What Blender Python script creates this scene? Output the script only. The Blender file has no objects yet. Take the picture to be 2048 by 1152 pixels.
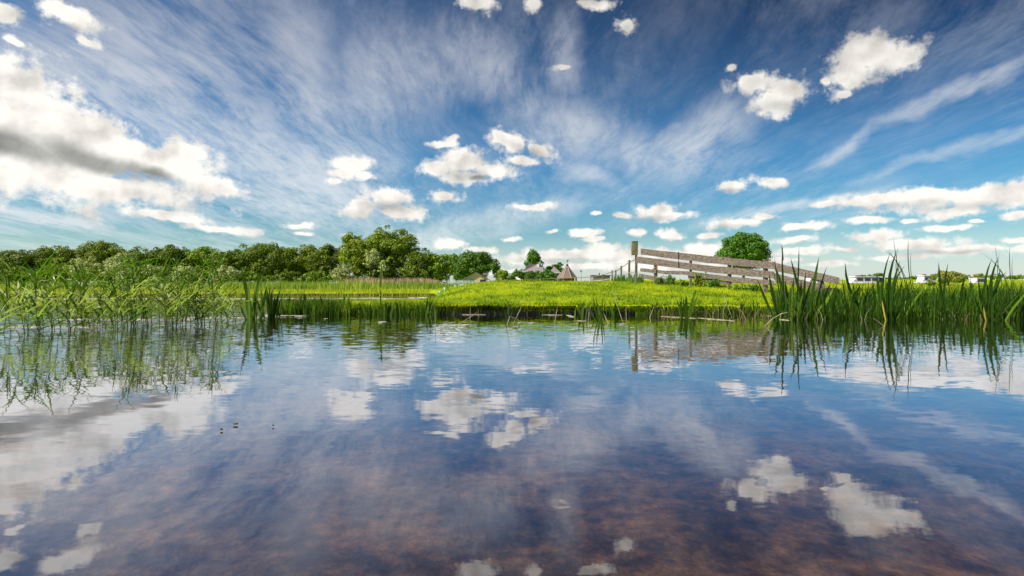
import bpy, bmesh, math, random
import numpy as np
from mathutils import Vector, Matrix
R = math.radians
random.seed(7)
rng = np.random.default_rng(7)
SC = bpy.context.scene
COL = SC.collection

# ------------------------------------------------------------------ camera, sun, exposure
F = 1200.0; CX = 1024.0; HY = 574.0; CH = 0.7
cam = bpy.data.cameras.new('camera'); camo = bpy.data.objects.new('camera', cam); COL.objects.link(camo)
cam.sensor_width = 36; cam.lens = 36 * F / 2048; cam.clip_start = 0.05; cam.clip_end = 9000
camo.location = (0, 0, CH); camo.rotation_euler = (R(90 - 0.095), 0, 0)
SC.camera = camo
SC.render.engine = 'CYCLES'
SC.cycles.use_denoising = True
SC.cycles.max_bounces = 8; SC.cycles.transparent_max_bounces = 12
SC.cycles.caustics_reflective = False; SC.cycles.caustics_refractive = False
SC.view_settings.view_transform = 'Standard'; SC.view_settings.look = 'None'
SC.view_settings.exposure = 0.45; SC.view_settings.gamma = 1

SUN_DIR = Vector((-0.72, -0.27, 0.72)).normalized()      # towards the sun
sl = bpy.data.lights.new('sun', 'SUN'); sl.energy = 5.0; sl.angle = R(0.6); sl.color = (1, 0.95, 0.86)
so = bpy.data.objects.new('sun', sl); COL.objects.link(so)
so.rotation_euler = SUN_DIR.to_track_quat('Z', 'Y').to_euler()
so.location = (-30, -20, 40)

# ------------------------------------------------------------------ sky (world nodes)
world = bpy.data.worlds.new('World'); SC.world = world; world.use_nodes = True
WT = world.node_tree; WT.nodes.clear()

class NT:
    def __init__(s, tree): s.t = tree
    def n(s, typ, ins=None, **kw):
        nd = s.t.nodes.new(typ)
        for k, v in kw.items(): setattr(nd, k, v)
        for k, v in (ins or {}).items():
            if hasattr(v, 'links') and hasattr(v, 'is_output'): s.t.links.new(v, nd.inputs[k])
            else: nd.inputs[k].default_value = v
        return nd
    def m(s, op, a, b=0.0, c=None, clamp=False):
        ins = {0: a, 1: b}
        if c is not None: ins[2] = c
        return s.n('ShaderNodeMath', ins, operation=op, use_clamp=clamp).outputs[0]
    def v(s, op, a, b=(0, 0, 0)):
        nd = s.n('ShaderNodeVectorMath', {0: a, 1: b}, operation=op)
        return nd.outputs['Value'] if op in ('LENGTH', 'DOT_PRODUCT') else nd.outputs[0]
    def noise(s, vec, scale, detail=4, rough=0.55, dist=0.0, out=0):
        return s.n('ShaderNodeTexNoise', {'Vector': vec, 'Scale': scale, 'Detail': detail, 'Roughness': rough, 'Distortion': dist}).outputs[out]
    def mix(s, f, a, b, blend='MIX'):
        nd = s.n('ShaderNodeMix', data_type='RGBA', blend_type=blend)
        for k, v in ((0, f), (6, a), (7, b)):
            if hasattr(v, 'is_output'): s.t.links.new(v, nd.inputs[k])
            else: nd.inputs[k].default_value = v if k == 0 or len(v) == 4 else (*v, 1)
        return nd.outputs[2]
    def sstep(s, a, b, x):
        return s.n('ShaderNodeMapRange', {0: x, 1: a, 2: b, 3: 0.0, 4: 1.0}, interpolation_type='SMOOTHSTEP').outputs[0]
    def ramp(s, f, stops, interp='LINEAR'):
        nd = s.n('ShaderNodeValToRGB', {0: f}); cr = nd.color_ramp; cr.interpolation = interp
        while len(cr.elements) < len(stops): cr.elements.new(0.5)
        for e, (p, c) in zip(cr.elements, stops): e.position = p; e.color = (*c, 1)
        return nd.outputs[0]

W = NT(WT)
tc = W.n('ShaderNodeTexCoord').outputs['Generated']
sep = W.n('ShaderNodeSeparateXYZ', {0: tc}).outputs
sky = W.n('ShaderNodeTexSky', sky_type='NISHITA', sun_disc=False, air_density=1.0, dust_density=0.6, ozone_density=2.0)
sky.sun_elevation = math.asin(SUN_DIR.z); sky.sun_rotation = math.atan2(SUN_DIR.x, SUN_DIR.y)
az = W.m('ARCTAN2', sep[0], sep[1])
el = W.m('ARCSINE', W.m('MAXIMUM', W.m('MINIMUM', sep[2], 0.9999), -0.9999))
P0 = W.n('ShaderNodeCombineXYZ', {0: az, 1: el, 2: 0.0}).outputs[0]
# broad sky tone: deep, slightly violet overhead and towards the right; cyan lower down
skyc = W.n('ShaderNodeHueSaturation', {'Hue': 0.5, 'Saturation': 1.24, 'Value': 1.0, 'Fac': 1.0, 'Color': sky.outputs[0]}).outputs[0]
elf = W.m('DIVIDE', el, 0.5, clamp=True)
tint = W.ramp(elf, [(0.0, (0.66, 0.78, 0.76)), (0.18, (0.44, 0.68, 0.73)), (0.42, (0.36, 0.68, 0.80)), (0.70, (0.42, 0.58, 0.66)), (1.0, (0.46, 0.44, 0.46))])
azf = W.sstep(-0.5, 0.8, az)
rgt = W.mix(W.m('MULTIPLY', azf, W.sstep(0.10, 0.46, el)), (1, 1, 1), (0.17, 0.22, 0.30))
skyc = W.mix(1.0, skyc, tint, 'MULTIPLY'); skyc = W.mix(1.0, skyc, rgt, 'MULTIPLY')
SKYGAIN = 1.0

def azel(px, py):
    a = math.atan((px - CX) / F); e = math.atan((HY - py) / F * math.cos(a)); return a, e
def field(P, items):
    cur = None
    for (px, py, rx, ry, rot) in items:
        if cur is not None:   # keeps the shader compiler working through the clouds one by one
            P = W.n('ShaderNodeVectorMath', {0: cur, 1: (0, 0, 1e-9), 2: P}, operation='MULTIPLY_ADD').outputs[0]
        a, e = azel(px, py); c = math.cos(a)
        mp = W.n('ShaderNodeMapping', {'Vector': P, 'Location': (a, e, 0), 'Rotation': (0, 0, R(rot)),
                                       'Scale': (rx / F * c * c, ry / F * c, 1)}, vector_type='TEXTURE').outputs[0]
        ln = W.v('LENGTH', mp)
        cur = ln if cur is None else W.m('MINIMUM', cur, ln)
    return W.m('SUBTRACT', 1.0, cur)

wn = W.noise(P0, 9.0, 4, 0.6, out=1)
warp = W.v('MULTIPLY', W.v('SUBTRACT', wn, (0.5, 0.5, 0.5)), (0.035, 0.028, 0))
P1 = W.v('ADD', P0, warp)
CUM = [ # px, py, rx, ry, rotation (deg, + = rising to the right)
 (20,225,190,100,-18),(180,282,220,78,-17),(320,325,165,52,-13),(420,370,95,30,-8),(170,365,330,46,-4),(0,320,330,110,0),(370,305,90,30,-8),(120,260,200,80,-20),(100,300,330,95,-10),(30,200,230,110,-18),
 (130,22,85,28,-8),(10,28,50,32,0),(30,84,46,13,-15),(172,80,38,13,-15),
 (330,430,115,20,-6),(450,458,95,11,-5),(600,450,34,8,0),(605,464,24,5,0),
 (706,330,56,20,0),(690,352,46,14,0),(735,356,30,11,0),(672,366,26,10,0),
 (775,396,66,28,0),(705,428,52,14,-4),(795,424,64,20,0),(730,415,50,18,0),
 (925,322,62,30,0),(870,338,44,28,0),(985,340,68,22,-4),(1045,322,44,13,-4),(925,355,78,18,0),
 (1015,282,62,24,-16),(1075,300,46,22,-22),(885,285,38,9,0),(905,276,18,9,0),(882,396,40,18,-8),(1060,415,58,11,0),(1085,412,28,10,0),
 (1192,430,13,5,0),(905,488,54,13,0),(1105,464,25,7,0),(1172,467,44,9,0),(1320,420,56,20,0),(1340,432,60,12,0),(1240,432,28,8,0),
 (1275,462,34,10,0),(1340,470,44,15,0),(1462,371,52,17,0),(1545,369,32,10,0),(1478,448,80,14,0),(1530,436,36,11,0),
 (1592,456,58,13,0),(1642,455,28,10,0),(1592,480,62,13,0),(1600,502,66,14,0),
 (1745,400,110,24,4),(1860,392,130,34,4),(1960,388,120,32,4),(2040,380,90,34,4),(1650,410,40,9,0),(1925,420,70,14,10),
 (1745,440,56,8,0),(1825,441,18,6,0),(1958,441,20,6,0),(2035,425,40,12,0),(1755,474,66,14,0),(1820,490,130,15,0),(1930,500,160,14,0),(1800,515,120,10,0),(2040,480,60,11,0),
 (965,500,40,9,0),(1020,478,26,6,0),(1190,480,30,6,0),(700,470,22,5,0),(1420,470,34,7,0),(1560,520,70,9,0),(1690,500,40,6,0),(1660,530,80,8,0),(1900,455,60,7,0),(985,540,80,9,0),(1130,505,110,15,0),(1050,518,90,18,0),(1200,500,60,16,0),(1230,515,90,20,0),(1170,530,120,12,0),(1340,510,110,22,0),(1400,492,60,16,0),(1310,535,90,12,0),(1425,525,80,12,0),
 (955,8,48,22,0),(1068,12,20,20,-40),(1256,52,24,22,-30),(1180,6,55,12,0),(1125,134,30,8,0),
 (1735,110,100,46,-4),(1705,150,66,52,30),(1795,120,60,26,-6),(1690,188,34,14,0),(1650,160,14,12,0),
 (1500,165,46,32,-20),(1570,180,58,40,0),(1545,208,52,34,0),(1463,132,18,9,0)]
SOFT = [ (1122,85,22,60,12),(200,120,300,40,-10),(560,360,260,60,-18),(1330,275,70,22,30),(500,300,380,75,-22),(790,150,150,120,30),(640,330,210,70,10),(230,170,330,60,-14),(610,120,80,190,18),(1140,260,170,70,-20),
 (1130,110,45,80,0),(1380,285,150,62,32),(1920,175,230,20,16),(1900,300,260,16,13),(1690,285,85,17,38),(1010,440,260,32,12),(300,60,280,70,-10),
 (1560,420,220,12,9),(950,120,130,70,-30),(1270,300,50,60,0),(1180,350,90,30,-20),(100,120,200,60,-8),(560,400,260,26,-12),(120,440,170,16,0),(1480,260,80,40,30),(850,480,300,26,8)]
GRAY = [(20,292,190,34,-6),(190,322,200,30,-11),(310,350,70,20,-9),(955,356,30,9,0)]
n1 = W.noise(P0, 17.0, 9, 0.60)
nr = W.noise(P0, 11.0, 5, 0.5); nrb = W.noise(W.v('ADD', P0, (-0.008, 0.016, 0)), 11.0, 5, 0.5)
n2 = W.noise(P0, 55.0, 5, 0.65)
Fc = field(P1, CUM)
D = W.m('ADD', W.m('ADD', Fc, W.m('MULTIPLY', W.sstep(0.40, 0.85, Fc), 0.75)), W.m('MULTIPLY', W.m('SUBTRACT', n1, 0.5), 2.7))
D = W.m('ADD', D, W.m('MULTIPLY', W.m('SUBTRACT', n2, 0.5), 1.5))
cmask = W.sstep(-0.05, 0.70, D)
relief = W.m('ADD', W.m('MULTIPLY', W.m('SUBTRACT', nr, nrb), 2.3), W.m('MULTIPLY', W.m('SUBTRACT', n1, 0.5), 0.16))
thick = W.sstep(0.45, 1.3, D)
gray = W.m('MULTIPLY', W.sstep(-0.15, 0.75, W.m('ADD', field(P1, GRAY), W.m('MULTIPLY', W.m('SUBTRACT', n1, 0.5), 0.5))), 0.64)
BASE = [(775,414,62,9,0),(935,352,70,12,0),(1325,437,52,7,0),(1800,412,110,9,3),(1950,408,130,10,4),(1480,454,66,6,0),(1592,467,54,6,0),(1592,489,54,6,0),(1740,165,66,18,20),(1560,216,48,12,0),(1340,480,38,6,0),(330,446,100,7,-6),(1055,302,60,9,-20),(1462,383,42,6,0),(1140,520,120,6,0),(1350,520,90,6,0),(1880,505,150,5,0),(110,45,70,9,0)]
base = W.m('MULTIPLY', W.sstep(-0.5, 0.9, W.m('ADD', field(P1, BASE), W.m('MULTIPLY', W.m('SUBTRACT', n1, 0.5), 1.2))), 0.30)
gray = W.m('MAXIMUM', gray, base)
lum = W.m('ADD', 1.0, relief)
lum = W.m('SUBTRACT', lum, W.m('MULTIPLY', thick, 0.02))
lum = W.m('MULTIPLY', lum, W.m('SUBTRACT', 1.0, gray))
lum = W.m('MULTIPLY', lum, W.m('SUBTRACT', 1.0, W.m('MULTIPLY', W.sstep(0.12, 0.42, el), W.m('MULTIPLY', W.sstep(-0.9, 0.5, az), 0.30))))
lum = W.m('MAXIMUM', W.m('MINIMUM', lum, 1.06), 0.12)
CL = 7.4
cloudc = W.v('SCALE', W.mix(gray, (1.0, 0.965, 0.90), (0.93, 0.96, 0.92)))
cs = cloudc.node; WT.links.new(W.m('MULTIPLY', lum, CL), cs.inputs['Scale'])
# cirrus: streaks parallel to +Y on a high plane
inv = W.m('DIVIDE', 1.0, W.m('ADD', W.m('MAXIMUM', sep[2], 0.0), 0.10))
pl = W.n('ShaderNodeCombineXYZ', {0: W.m('MULTIPLY', sep[0], inv), 1: W.m('MULTIPLY', sep[1], inv), 2: 0.0}).outputs[0]
pw = W.v('ADD', pl, W.v('MULTIPLY', W.v('SUBTRACT', W.noise(pl, 0.7, 2, 0.5, out=1), (0.5, 0.5, 0.5)), (0.55, 0.55, 0)))
st = W.noise(W.v('MULTIPLY', pw, (2.6, 0.6, 1)), 1.5, 11, 0.70)
st2 = W.noise(W.v('MULTIPLY', pw, (9.0, 2.2, 1)), 2.6, 8, 0.74)
Fs = W.sstep(-0.25, 1.0, field(W.v('ADD', P0, W.v('MULTIPLY', warp, (2.2, 2.2, 0))), SOFT))
strk = W.sstep(0.38, 0.66, W.m('ADD', W.m('MULTIPLY', st, 0.72), W.m('MULTIPLY', st2, 0.28)))
brk = W.m('ADD', 0.35, W.m('MULTIPLY', W.sstep(0.36, 0.6, W.noise(P0, 3.6, 4, 0.6, 0.6)), 0.9))
strk = W.m('MULTIPLY', strk, brk)
ci = W.m('MULTIPLY', strk, W.m('ADD', W.m('ADD', 0.20, W.m('MULTIPLY', W.sstep(0.0, -0.4, az), 0.26)), W.m('MULTIPLY', Fs, 0.62)))
ci = W.m('ADD', ci, W.m('MULTIPLY', Fs, W.m('MULTIPLY', n1, 0.62)))
trail = W.sstep(0.0, 0.9, field(P0, [(600, 62, 62, 1.5, -47)]))
ci = W.m('ADD', ci, W.m('MULTIPLY', trail, 0.16))
hz = W.m('MULTIPLY', W.sstep(0.10, 0.0, el), W.sstep(-0.55, 0.1, az))
ci = W.m('MAXIMUM', ci, W.m('MULTIPLY', hz, 0.60))
cic = W.mix(W.sstep(0.10, 0.44, el), (6.0, 6.3, 6.5), (3.7, 3.9, 4.5))
ci = W.m('SUBTRACT', 1.0, W.m('EXPONENT', W.m('MULTIPLY', ci, -1.35)))
out = W.mix(ci, skyc, cic)
out = W.mix(cmask, out, cloudc)
bg = W.n('ShaderNodeBackground', {'Color': out, 'Strength': 0.1})
WT.links.new(bg.outputs[0], W.n('ShaderNodeOutputWorld').inputs[0])
world.cycles.sampling_method = 'MANUAL'; world.cycles.sample_map_resolution = 512

# ------------------------------------------------------------------ helpers
def tag(o, label=None, cat=None, group=None, kind=None):
    if label: o['label'] = label
    if cat: o['category'] = cat
    if group: o['group'] = group
    if kind: o['kind'] = kind
    return o
def empty(name, loc, label, cat, group=None):
    o = bpy.data.objects.new(name, None); o.location = loc; o.empty_display_size = 0.2
    COL.objects.link(o); return tag(o, label, cat, group)
def link(name, me, mat, parent=None):
    o = bpy.data.objects.new(name, me); COL.objects.link(o)
    if mat: me.materials.append(mat)
    if parent is not None:
        o.parent = parent
        o.matrix_parent_inverse = Matrix.Translation(-wloc(parent))
    return o
def wloc(p):
    v = Vector(p.location)
    return v
def npmesh(name, V, Fc, smooth=False):
    """V (n,3); Fc (m,k) index array"""
    me = bpy.data.meshes.new(name); V = np.asarray(V, np.float32); Fc = np.asarray(Fc, np.int32)
    me.vertices.add(len(V)); me.vertices.foreach_set('co', V.ravel())
    m, k = Fc.shape
    me.loops.add(m * k); me.loops.foreach_set('vertex_index', Fc.ravel())
    me.polygons.add(m); me.polygons.foreach_set('loop_start', np.arange(0, m * k, k, dtype=np.int32))
    if smooth: me.polygons.foreach_set('use_smooth', np.ones(m, bool))
    me.update(calc_edges=True); me.validate(); return me
class MB:
    """collects solids; builds ONE mesh"""
    def __init__(s): s.v = []; s.f = []
    def box(s, c, d, rot=None):
        n = len(s.v)
        for x in (-.5, .5):
            for y in (-.5, .5):
                for z in (-.5, .5):
                    p = Vector((x * d[0], y * d[1], z * d[2]))
                    if rot is not None: p = rot @ p
                    s.v.append(Vector(c) + p)
        for q in ((0,1,3,2),(4,6,7,5),(0,4,5,1),(2,3,7,6),(0,2,6,4),(1,5,7,3)): s.f.append([n + i for i in q])
        return s
    def tube(s, pts, rad, k=6):
        n0 = len(s.v); pts = [Vector(p) for p in pts]
        if not hasattr(rad, '__len__'): rad = [rad] * len(pts)
        for i, p in enumerate(pts):
            t = (pts[min(i + 1, len(pts) - 1)] - pts[max(i - 1, 0)]).normalized()
            a = t.cross(Vector((0, 1, 0.01))).normalized() if abs(t.y) < .95 else t.cross(Vector((1, 0, 0))).normalized()
            b = t.cross(a)
            for j in range(k):
                an = 2 * math.pi * j / k
                s.v.append(p + (a * math.cos(an) + b * math.sin(an)) * rad[i])
        for i in range(len(pts) - 1):
            for j in range(k):
                a0 = n0 + i * k + j; a1 = n0 + i * k + (j + 1) % k
                s.f.append([a0, a1, a1 + k, a0 + k])
        s.f.append([n0 + j for j in range(k)][::-1]); s.f.append([n0 + (len(pts) - 1) * k + j for j in range(k)])
        return s
    def poly(s, pts, th=None):
        """extruded polygon: pts list of 3D points, th = vector"""
        n = len(s.v); k = len(pts); th = Vector(th)
        s.v += [Vector(p) for p in pts] + [Vector(p) + th for p in pts]
        s.f.append([n + i for i in range(k)]); s.f.append([n + k + i for i in range(k)][::-1])
        for i in range(k): j = (i + 1) % k; s.f.append([n + i, n + k + i, n + k + j, n + j])
        return s
    def strip(s, pts, w, side, profile=None):
        """flat leaf: centre line pts, max half width w, side dir"""
        n = len(s.v); m = len(pts); side = Vector(side).normalized()
        for i, p in enumerate(pts):
            t = i / (m - 1)
            ww = w * (profile(t) if profile else (0.55 + 1.1 * t - 1.65 * t ** 3 if t < .98 else .02))
            fold = Vector((0, 0, 0))
            s.v.append(Vector(p) - side * ww); s.v.append(Vector(p) + side * ww)
        for i in range(m - 1): s.f.append([n + 2*i, n + 2*i + 1, n + 2*i + 3, n + 2*i + 2])
        return s
    def build(s, name, mat, parent=None, smooth=False):
        me = bpy.data.meshes.new(name); me.from_pydata(s.v, [], s.f)
        bm = bmesh.new(); bm.from_mesh(me); bmesh.ops.recalc_face_normals(bm, faces=bm.faces); bm.to_mesh(me); bm.free()
        if smooth:
            for p in me.polygons: p.use_smooth = True
        me.update(); return link(name, me, mat, parent)
def P(px, py, d): return Vector(((px - CX) / F * d, d, CH + (HY - py) / F * d))
def WP(px, py):
    d = CH * F / (py - HY); return Vector(((px - CX) / F * d, d, 0))

# ------------------------------------------------------------------ materials
def newmat(name):
    m = bpy.data.materials.new(name); m.use_nodes = True; m.node_tree.nodes.clear(); return m, NT(m.node_tree)
def finish(m, T, sh):
    m.node_tree.links.new(sh, T.n('ShaderNodeOutputMaterial').inputs[0]); return m
def foliage(name, stops, transl=0.3, tcol=None, rough=0.55, var=0.0, vs=1.0):
    m, T = newmat(name)
    rnd = T.n('ShaderNodeNewGeometry').outputs['Random Per Island']
    if var:
        rnd = T.m('ADD', T.m('MULTIPLY', rnd, 1 - var * .5), T.m('MULTIPLY', T.m('SUBTRACT', T.noise(T.v('MULTIPLY', T.n('ShaderNodeNewGeometry').outputs['Position'], (1, .6, 1)), vs, 5, 0.65), 0.5), 3.2 * var), clamp=True)
    oi = T.n('ShaderNodeObjectInfo').outputs['Random']
    c = T.ramp(rnd, stops)
    c = T.n('ShaderNodeHueSaturation', {'Hue': T.m('ADD', 0.49, T.m('MULTIPLY', oi, 0.02)), 'Saturation': 1.0, 'Value': T.m('ADD', 0.85, T.m('MULTIPLY', oi, 0.3)), 'Color': c, 'Fac': 1.0}).outputs[0]
    d = T.n('ShaderNodeBsdfPrincipled', {'Base Color': c, 'Roughness': rough, 'Specular IOR Level': 0.25}).outputs[0]
    tcx = T.mix(1.0, c, tcol or (1.3, 1.25, 0.5), 'MULTIPLY')
    t = T.n('ShaderNodeBsdfTranslucent', {'Color': tcx}).outputs[0]
    return finish(m, T, T.n('ShaderNodeMixShader', {0: transl, 1: d, 2: t}).outputs[0])
def solid(name, c1, c2, scale=3.0, rough=0.8, stretch=(1, 1, 1), bump=0.0, detail=6, metallic=0.0):
    m, T = newmat(name)
    co = T.v('MULTIPLY', T.n('ShaderNodeTexCoord').outputs['Object'], stretch)
    n = T.noise(co, scale, detail, 0.6)
    c = T.ramp(n, [(0.32, c1), (0.68, c2)])
    ins = {'Base Color': c, 'Roughness': rough, 'Metallic': metallic}
    if bump: ins['Normal'] = T.n('ShaderNodeBump', {'Height': n, 'Strength': bump, 'Distance': 0.02}).outputs[0]
    return finish(m, T, T.n('ShaderNodeBsdfPrincipled', ins).outputs[0])
M = {}
M['tree_dark'] = foliage('tree_dark_leaves', [(0, (0.06, 0.11, 0.008)), (0.5, (0.14, 0.22, 0.016)), (1, (0.30, 0.38, 0.03))], 0.2)
M['tree_mid'] = foliage('tree_mid_leaves', [(0, (0.08, 0.15, 0.010)), (0.5, (0.20, 0.30, 0.015)), (1, (0.36, 0.44, 0.03))], 0.22)
M['tree_light'] = foliage('tree_light_leaves', [(0, (0.13, 0.22, 0.015)), (0.5, (0.26, 0.38, 0.02)), (1, (0.42, 0.52, 0.05))], 0.3)
M['tree_pale'] = foliage('blossom_leaves', [(0, (0.14, 0.20, 0.03)), (0.45, (0.34, 0.40, 0.12)), (0.7, (0.62, 0.62, 0.32)), (1, (0.75, 0.74, 0.5))], 0.2)
M['tree_green'] = foliage('tree_green_leaves', [(0, (0.04, 0.12, 0.012)), (0.5, (0.09, 0.21, 0.018)), (1, (0.18, 0.34, 0.03))], 0.25)
M['bush_rust'] = foliage('bush_rust_leaves', [(0, (0.08, 0.14, 0.015)), (0.5, (0.25, 0.27, 0.04)), (0.85, (0.42, 0.38, 0.06)), (1, (0.36, 0.14, 0.10))], 0.25)
M['grass'] = foliage('grass_blades', [(0, (0.11, 0.20, 0.004)), (0.35, (0.34, 0.42, 0.006)), (0.7, (0.60, 0.60, 0.008)), (0.93, (0.56, 0.60, 0.02)), (1, (0.55, 0.42, 0.12))], 0.3, var=0.75, vs=0.9)
M['far_grass'] = foliage('meadow_blades', [(0, (0.28, 0.36, 0.01)), (0.5, (0.52, 0.56, 0.012)), (1, (0.62, 0.62, 0.04))], 0.3, var=0.6, vs=0.25)
M['marsh'] = foliage('marsh_blades', [(0, (0.10, 0.20, 0.02)), (0.4, (0.26, 0.38, 0.03)), (0.85, (0.48, 0.54, 0.08)), (1, (0.60, 0.50, 0.25))], 0.3, var=0.7, vs=0.15)
M['marsh_pink'] = foliage('marsh_plumes', [(0, (0.30, 0.26, 0.12)), (0.5, (0.52, 0.38, 0.24)), (1, (0.66, 0.50, 0.36))], 0.2)
M['reed'] = foliage('reed_leaves', [(0, (0.035, 0.085, 0.006)), (0.5, (0.09, 0.18, 0.010)), (0.85, (0.20, 0.32, 0.015)), (1, (0.40, 0.40, 0.05))], 0.4, (1.5, 1.6, 0.5), var=0.6, vs=1.6)
M['reed_light'] = foliage('tall_reed_leaves', [(0, (0.03, 0.08, 0.006)), (0.5, (0.09, 0.19, 0.012)), (0.85, (0.22, 0.35, 0.022)), (1, (0.55, 0.60, 0.28))], 0.38, (1.3, 1.5, 0.5), 0.35)
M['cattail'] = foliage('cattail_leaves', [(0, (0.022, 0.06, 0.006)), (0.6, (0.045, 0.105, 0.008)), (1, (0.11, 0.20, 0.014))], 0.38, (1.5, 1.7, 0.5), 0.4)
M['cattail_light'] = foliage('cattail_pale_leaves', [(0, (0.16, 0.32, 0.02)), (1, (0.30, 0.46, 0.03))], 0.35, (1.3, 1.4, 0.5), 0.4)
M['straw_blade'] = foliage('dead_blades', [(0, (0.10, 0.05, 0.02)), (0.5, (0.30, 0.22, 0.09)), (1, (0.55, 0.46, 0.25))], 0.2)
M['stem'] = solid('reed_stems', (0.035, 0.045, 0.008), (0.12, 0.12, 0.03), 9)
M['stem_red'] = solid('reed_stem_bases', (0.07, 0.03, 0.01), (0.20, 0.10, 0.03), 6)
M['yellow_leaf'] = solid('yellow_leaf', (0.45, 0.30, 0.04), (0.62, 0.48, 0.08), 14)
M['brown_head'] = solid('cattail_head', (0.03, 0.02, 0.012), (0.06, 0.04, 0.02), 30)
M['straw'] = solid('dead_straw', (0.20, 0.16, 0.08), (0.52, 0.46, 0.30), 8)
M['straw_pale'] = solid('floating_straw', (0.40, 0.36, 0.26), (0.74, 0.70, 0.60), 3)
M['bark'] = solid('bark', (0.05, 0.035, 0.02), (0.13, 0.10, 0.07), 5)
M['wood'] = solid('weathered_board', (0.055, 0.040, 0.032), (0.25, 0.19, 0.15), 5, 0.85, (0.35, 3, 5), 0.6, 9)
M['post'] = solid('weathered_post', (0.09, 0.07, 0.05), (0.25, 0.20, 0.15), 6, 0.85, (3, 3, 0.6), 0.5, 8)
M['post_lichen'] = solid('lichen_post', (0.07, 0.055, 0.035), (0.34, 0.30, 0.16), 5, 0.9, (1, 1, 1), 0.5, 8)
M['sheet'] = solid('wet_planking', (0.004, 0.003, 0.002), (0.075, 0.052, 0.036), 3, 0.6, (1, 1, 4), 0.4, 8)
M['rail'] = solid('pale_rail', (0.28, 0.25, 0.22), (0.55, 0.50, 0.45), 3)
M['peat'] = solid('dark_log', (0.012, 0.009, 0.006), (0.05, 0.035, 0.025), 6, 0.9, (1, 1, 1), 0.6)
M['slate'] = solid('grey_tiles', (0.20, 0.165, 0.165), (0.32, 0.27, 0.27), 2, 0.7, (1, 1, 6))
M['thatch'] = solid('thatch', (0.11, 0.078, 0.06), (0.29, 0.21, 0.16), 3, 0.9, (4, 4, 0.5), 0.5)
M['brick'] = solid('brick_wall', (0.16, 0.05, 0.04), (0.24, 0.09, 0.06), 4)
M['cream'] = solid('cream_boards', (0.62, 0.45, 0.28), (0.80, 0.62, 0.42), 2, 0.7, (6, 6, 0.4))
M['white'] = solid('white_paint', (0.74, 0.74, 0.74), (0.84, 0.84, 0.83), 2, 0.4)
M['glass'] = solid('dark_glass', (0.02, 0.025, 0.03), (0.05, 0.06, 0.07), 2, 0.1)
M['black'] = solid('dark_canvas', (0.01, 0.01, 0.012), (0.03, 0.03, 0.03), 2, 0.6)
M['teal'] = solid('teal_paint', (0.03, 0.42, 0.36), (0.06, 0.60, 0.50), 3, 0.4)
M['picket'] = solid('grey_pickets', (0.38, 0.46, 0.50), (0.60, 0.68, 0.72), 3)
M['red'] = solid('dull_red_cloth', (0.30, 0.04, 0.03), (0.42, 0.08, 0.05), 4)
M['rust'] = solid('rust_clamp', (0.30, 0.10, 0.03), (0.5, 0.22, 0.06), 20)

# ------------------------------------------------------------------ terrain
def sm(a, b, x):
    t = np.clip((x - a) / (b - a), 0, 1); return t * t * (3 - 2 * t)
def vnoise(x, y, s, seed=0):
    x = x / s; y = y / s
    return (np.sin(x * 1.7 + seed) * np.cos(y * 1.3 + seed * 2.1) + 0.5 * np.sin(x * 3.1 + y * 2.3 + seed * 1.3) + 0.3 * np.cos(x * 5.3 - y * 4.7 + seed)) / 1.8
def height(X, Y):
    X = np.asarray(X, float); Y = np.asarray(Y, float)
    bed = -0.22 - 0.30 * sm(3, 11, Y) + 0.03 * vnoise(X, Y, 0.8, 3)
    bed = bed + 0.0 * X
    # bank / mound on the right of the inlet
    flank = sm(-0.5, 1.2, X + 0.137 * Y + 0.25 * vnoise(X, Y, 2.0, 1))
    crest = 0.89 - 0.30 * sm(7.0, 10.5, X) + 0.04 * vnoise(X, Y, 3, 5)
    crest = crest - 0.27 * (1 - sm(-0.12, -0.02, X / np.maximum(Y, 1)))
    rise = sm(15.4, 24.5, Y)
    mound = 0.21 + (crest - 0.21) * (0.25 * sm(15.6, 17, Y) + 0.75 * rise)
    mound = mound + 0.02 * vnoise(X, Y, 0.7, 2) * sm(15.8, 17, Y)
    mound = mound + (1.02 - crest) * sm(30, 60, Y) * sm(9, 20, X) - 0.15 * sm(26, 40, Y) * (1 - sm(9, 20, X))
    shore = sm(15.60, 15.70, Y + 0.05 * vnoise(X, Y, 0.5, 4))
    # low spit on the left
    spit = 0.25 * sm(-6.6, -5.6, X + 0.3 * vnoise(Y, X, 1.0, 8)) * (1 - sm(20.0, 21.3, Y + 0.4 * vnoise(X, Y, 1.5, 9)))
    spit = spit - 0.5 * (1 - sm(-6.7, -6.0, X)) - 0.5 * sm(20.2, 21.5, Y)
    low = np.maximum(spit, -0.5)
    # far meadow
    me = sm(49, 52, Y + 1.0 * vnoise(X, Y, 6, 6) + 0.12 * np.maximum(-X - 10, 0))
    meadow = 0.30 + 0.35 * sm(55, 110, Y) + 0.03 * vnoise(X, Y, 4, 7)
    low = low * (1 - me) + meadow * me
    z = low * (1 - flank) + mound * flank
    z = np.where(flank < 0.02, low, z)
    # far right: canal, then a rising dyke
    right = sm(18, 30, X)
    can = sm(83, 86, Y) * (1 - sm(112, 115, Y)) * right
    dyke = 2.1 * sm(115, 200, Y) * right
    z = z + dyke
    z = z * (1 - can) + (-0.6) * can
    z = bed * (1 - shore) + z * shore
    z = np.where((Y > 15.7) & (z < 0), np.maximum(z, -0.6), z)
    # close near right bank slopes gently into the water
    return z
def lines(segs):
    out = []
    for a, b, n in segs: out += list(np.linspace(a, b, n, endpoint=False))
    return np.array(out + [segs[-1][1]])
gx = lines([(-2500,-400,8),(-400,-80,20),(-80,-20,60),(-20,24,190),(24,90,70),(90,400,20),(400,2500,8)])
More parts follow.
